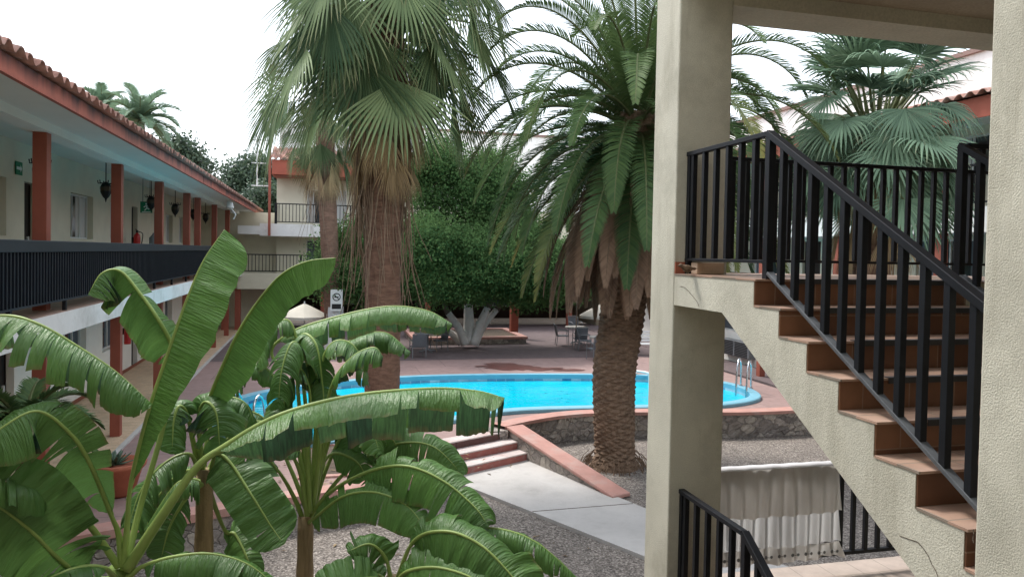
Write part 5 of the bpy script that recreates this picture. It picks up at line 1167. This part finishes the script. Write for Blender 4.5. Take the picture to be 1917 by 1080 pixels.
g = np.random.default_rng(8); LS_ = []
for x, y, z_, a, b_, c in LB:
    for k in range(17):
        v = g.normal(size=3); v /= np.linalg.norm(v); q = g.uniform(.45, .8); LS_.append((x+v[0]*a*.78, y+v[1]*b_*.78, z_+v[2]*c*.78, q, q, q*.8))
V_, F_, T_ = leaf_cloud(LS_, 290000, .105, 3, 2.6, 60)
fast('crown', V_, F_, 'ficus', tr, T_)
b, b2 = MB(), MB(); r = random.Random(4)
for dx, dy, top, rr in ((-.75, 0, 1.5, .17), (-.05, .1, 1.85, .24), (.55, -.1, 1.75, .19), (.95, .2, 1.6, .16), (-1.15, .3, 1.0, .15)):
    s = tb+Vector((dx*.25, dy, -.1)); e = tb+Vector((dx*1.25, dy*2, top-.3)); b.tube(spline([s, (s+e)/2+Vector((-dx*.10, 0, .03)), e], 10), [rr*1.15-rr*.045*i for i in range(10)], 12)
    f = e+Vector((dx*1.2+r.uniform(-.3, .3), dy, 2.0)); b2.tube(spline([e-Vector((0, 0, .05)), (e+f)/2+Vector((.1, .05, 0)), f], 8), [rr*.70-rr*.06*i for i in range(8)], 9)
b.build('trunk', 'lime', tr, smooth=True); b2.build('limb', 'bark', tr, smooth=True)
def tree(label, px, py, d, lobes, n, size, seed, group='trees beyond the left wing'):
    c = at(px, py, d=d); q = thing('tree', label, 'tree', (c.x, c.y, 0), group)
    V_, F_, T_ = leaf_cloud([(c.x+a, c.y+b_, c.z+e, x, y, z_) for a, b_, e, x, y, z_ in lobes], n, size, seed, 1.7, 24); fast('crown', V_, F_, 'grove', q, T_)
    MB().tube(spline([(c.x, c.y, 0), (c.x+.1, c.y, c.z*.5), (c.x, c.y, c.z)], 10), [.3-.02*i for i in range(10)], 10).tube(spline([(c.x+.1, c.y, c.z*.55), (c.x+.9, c.y, c.z*.8), (c.x+1.2, c.y, c.z+.3)], 6), [.14-.015*i for i in range(6)], 8).build('trunk', 'bark', q)
tree('rounded leafy tree above the left roof beside the feathery palm', 330, 290, 40, ((0, 0, 0, 1.0, 1.2, .9), (-.9, .3, -.6, 1.1, 1.2, .9), (.7, .2, -.9, 1.0, 1.2, .9)), 12000, .2, 5)
tree('tall loose tree between the left roof and the antenna', 470, 335, 52, ((0, 0, .2, 1.6, 1.5, 1.2), (-1.2, .2, -.6, .9, 1.2, .8), (1.0, 0, -1.2, 1.5, 1.5, 1.2), (.6, .1, .7, .8, .8, .7)), 16000, .24, 6)
tree('darker bushy tree beside the end block balcony', 492, 385, 46, ((0, 0, 0, 1.3, 1.3, 1.3), (-1.0, 0, -.7, 1.2, 1.2, 1.0), (.5, .2, .5, .8, .8, .8), (-1.8, 0, -1.8, 1.5, 1.3, 1.4), (.3, 0, -2, 1.5, 1.3, 1.5)), 16000, .2, 8)

# ---- dry leaf litter on the gravel and deck
M['litter'] = attr_leaf('dry_leaf', (.10, .065, .04), (.34, .25, .14), trans=0, rough=.9)
g = np.random.default_rng(21); V, F, T = [], [], []
for k in range(420):
    if k < 300: x, y, z_ = g.uniform(-2.5, 8), g.uniform(3.5, 15), GZ+.012
    else: x, y, z_ = g.uniform(-2.5, 3.5), g.uniform(12.8, 14.6), .022
    if k < 300 and ((x > 2 and 2.4+.5*(14.4-y) < x < 4.5+.42*(15.5-y)) or (y > 12 and x < 4.2)): continue
    a = g.uniform(0, 6.28); l = g.uniform(.02, .075); w_ = l*g.uniform(.25, .45); c, s_ = math.cos(a), math.sin(a); o = len(V)
    V += [(x-l*c, y-l*s_, z_), (x+w_*s_, y-w_*c, z_+.012), (x+l*c, y+l*s_, z_+.004), (x-w_*s_, y+w_*c, z_+.010)]; F.append((o, o+1, o+2, o+3)); T += [(g.random(), 0, 0, 1)]*4
lo = fast('leaf_litter', np.array(V), np.array(F), 'litter', None, np.array(T)); lo['kind'] = 'stuff'
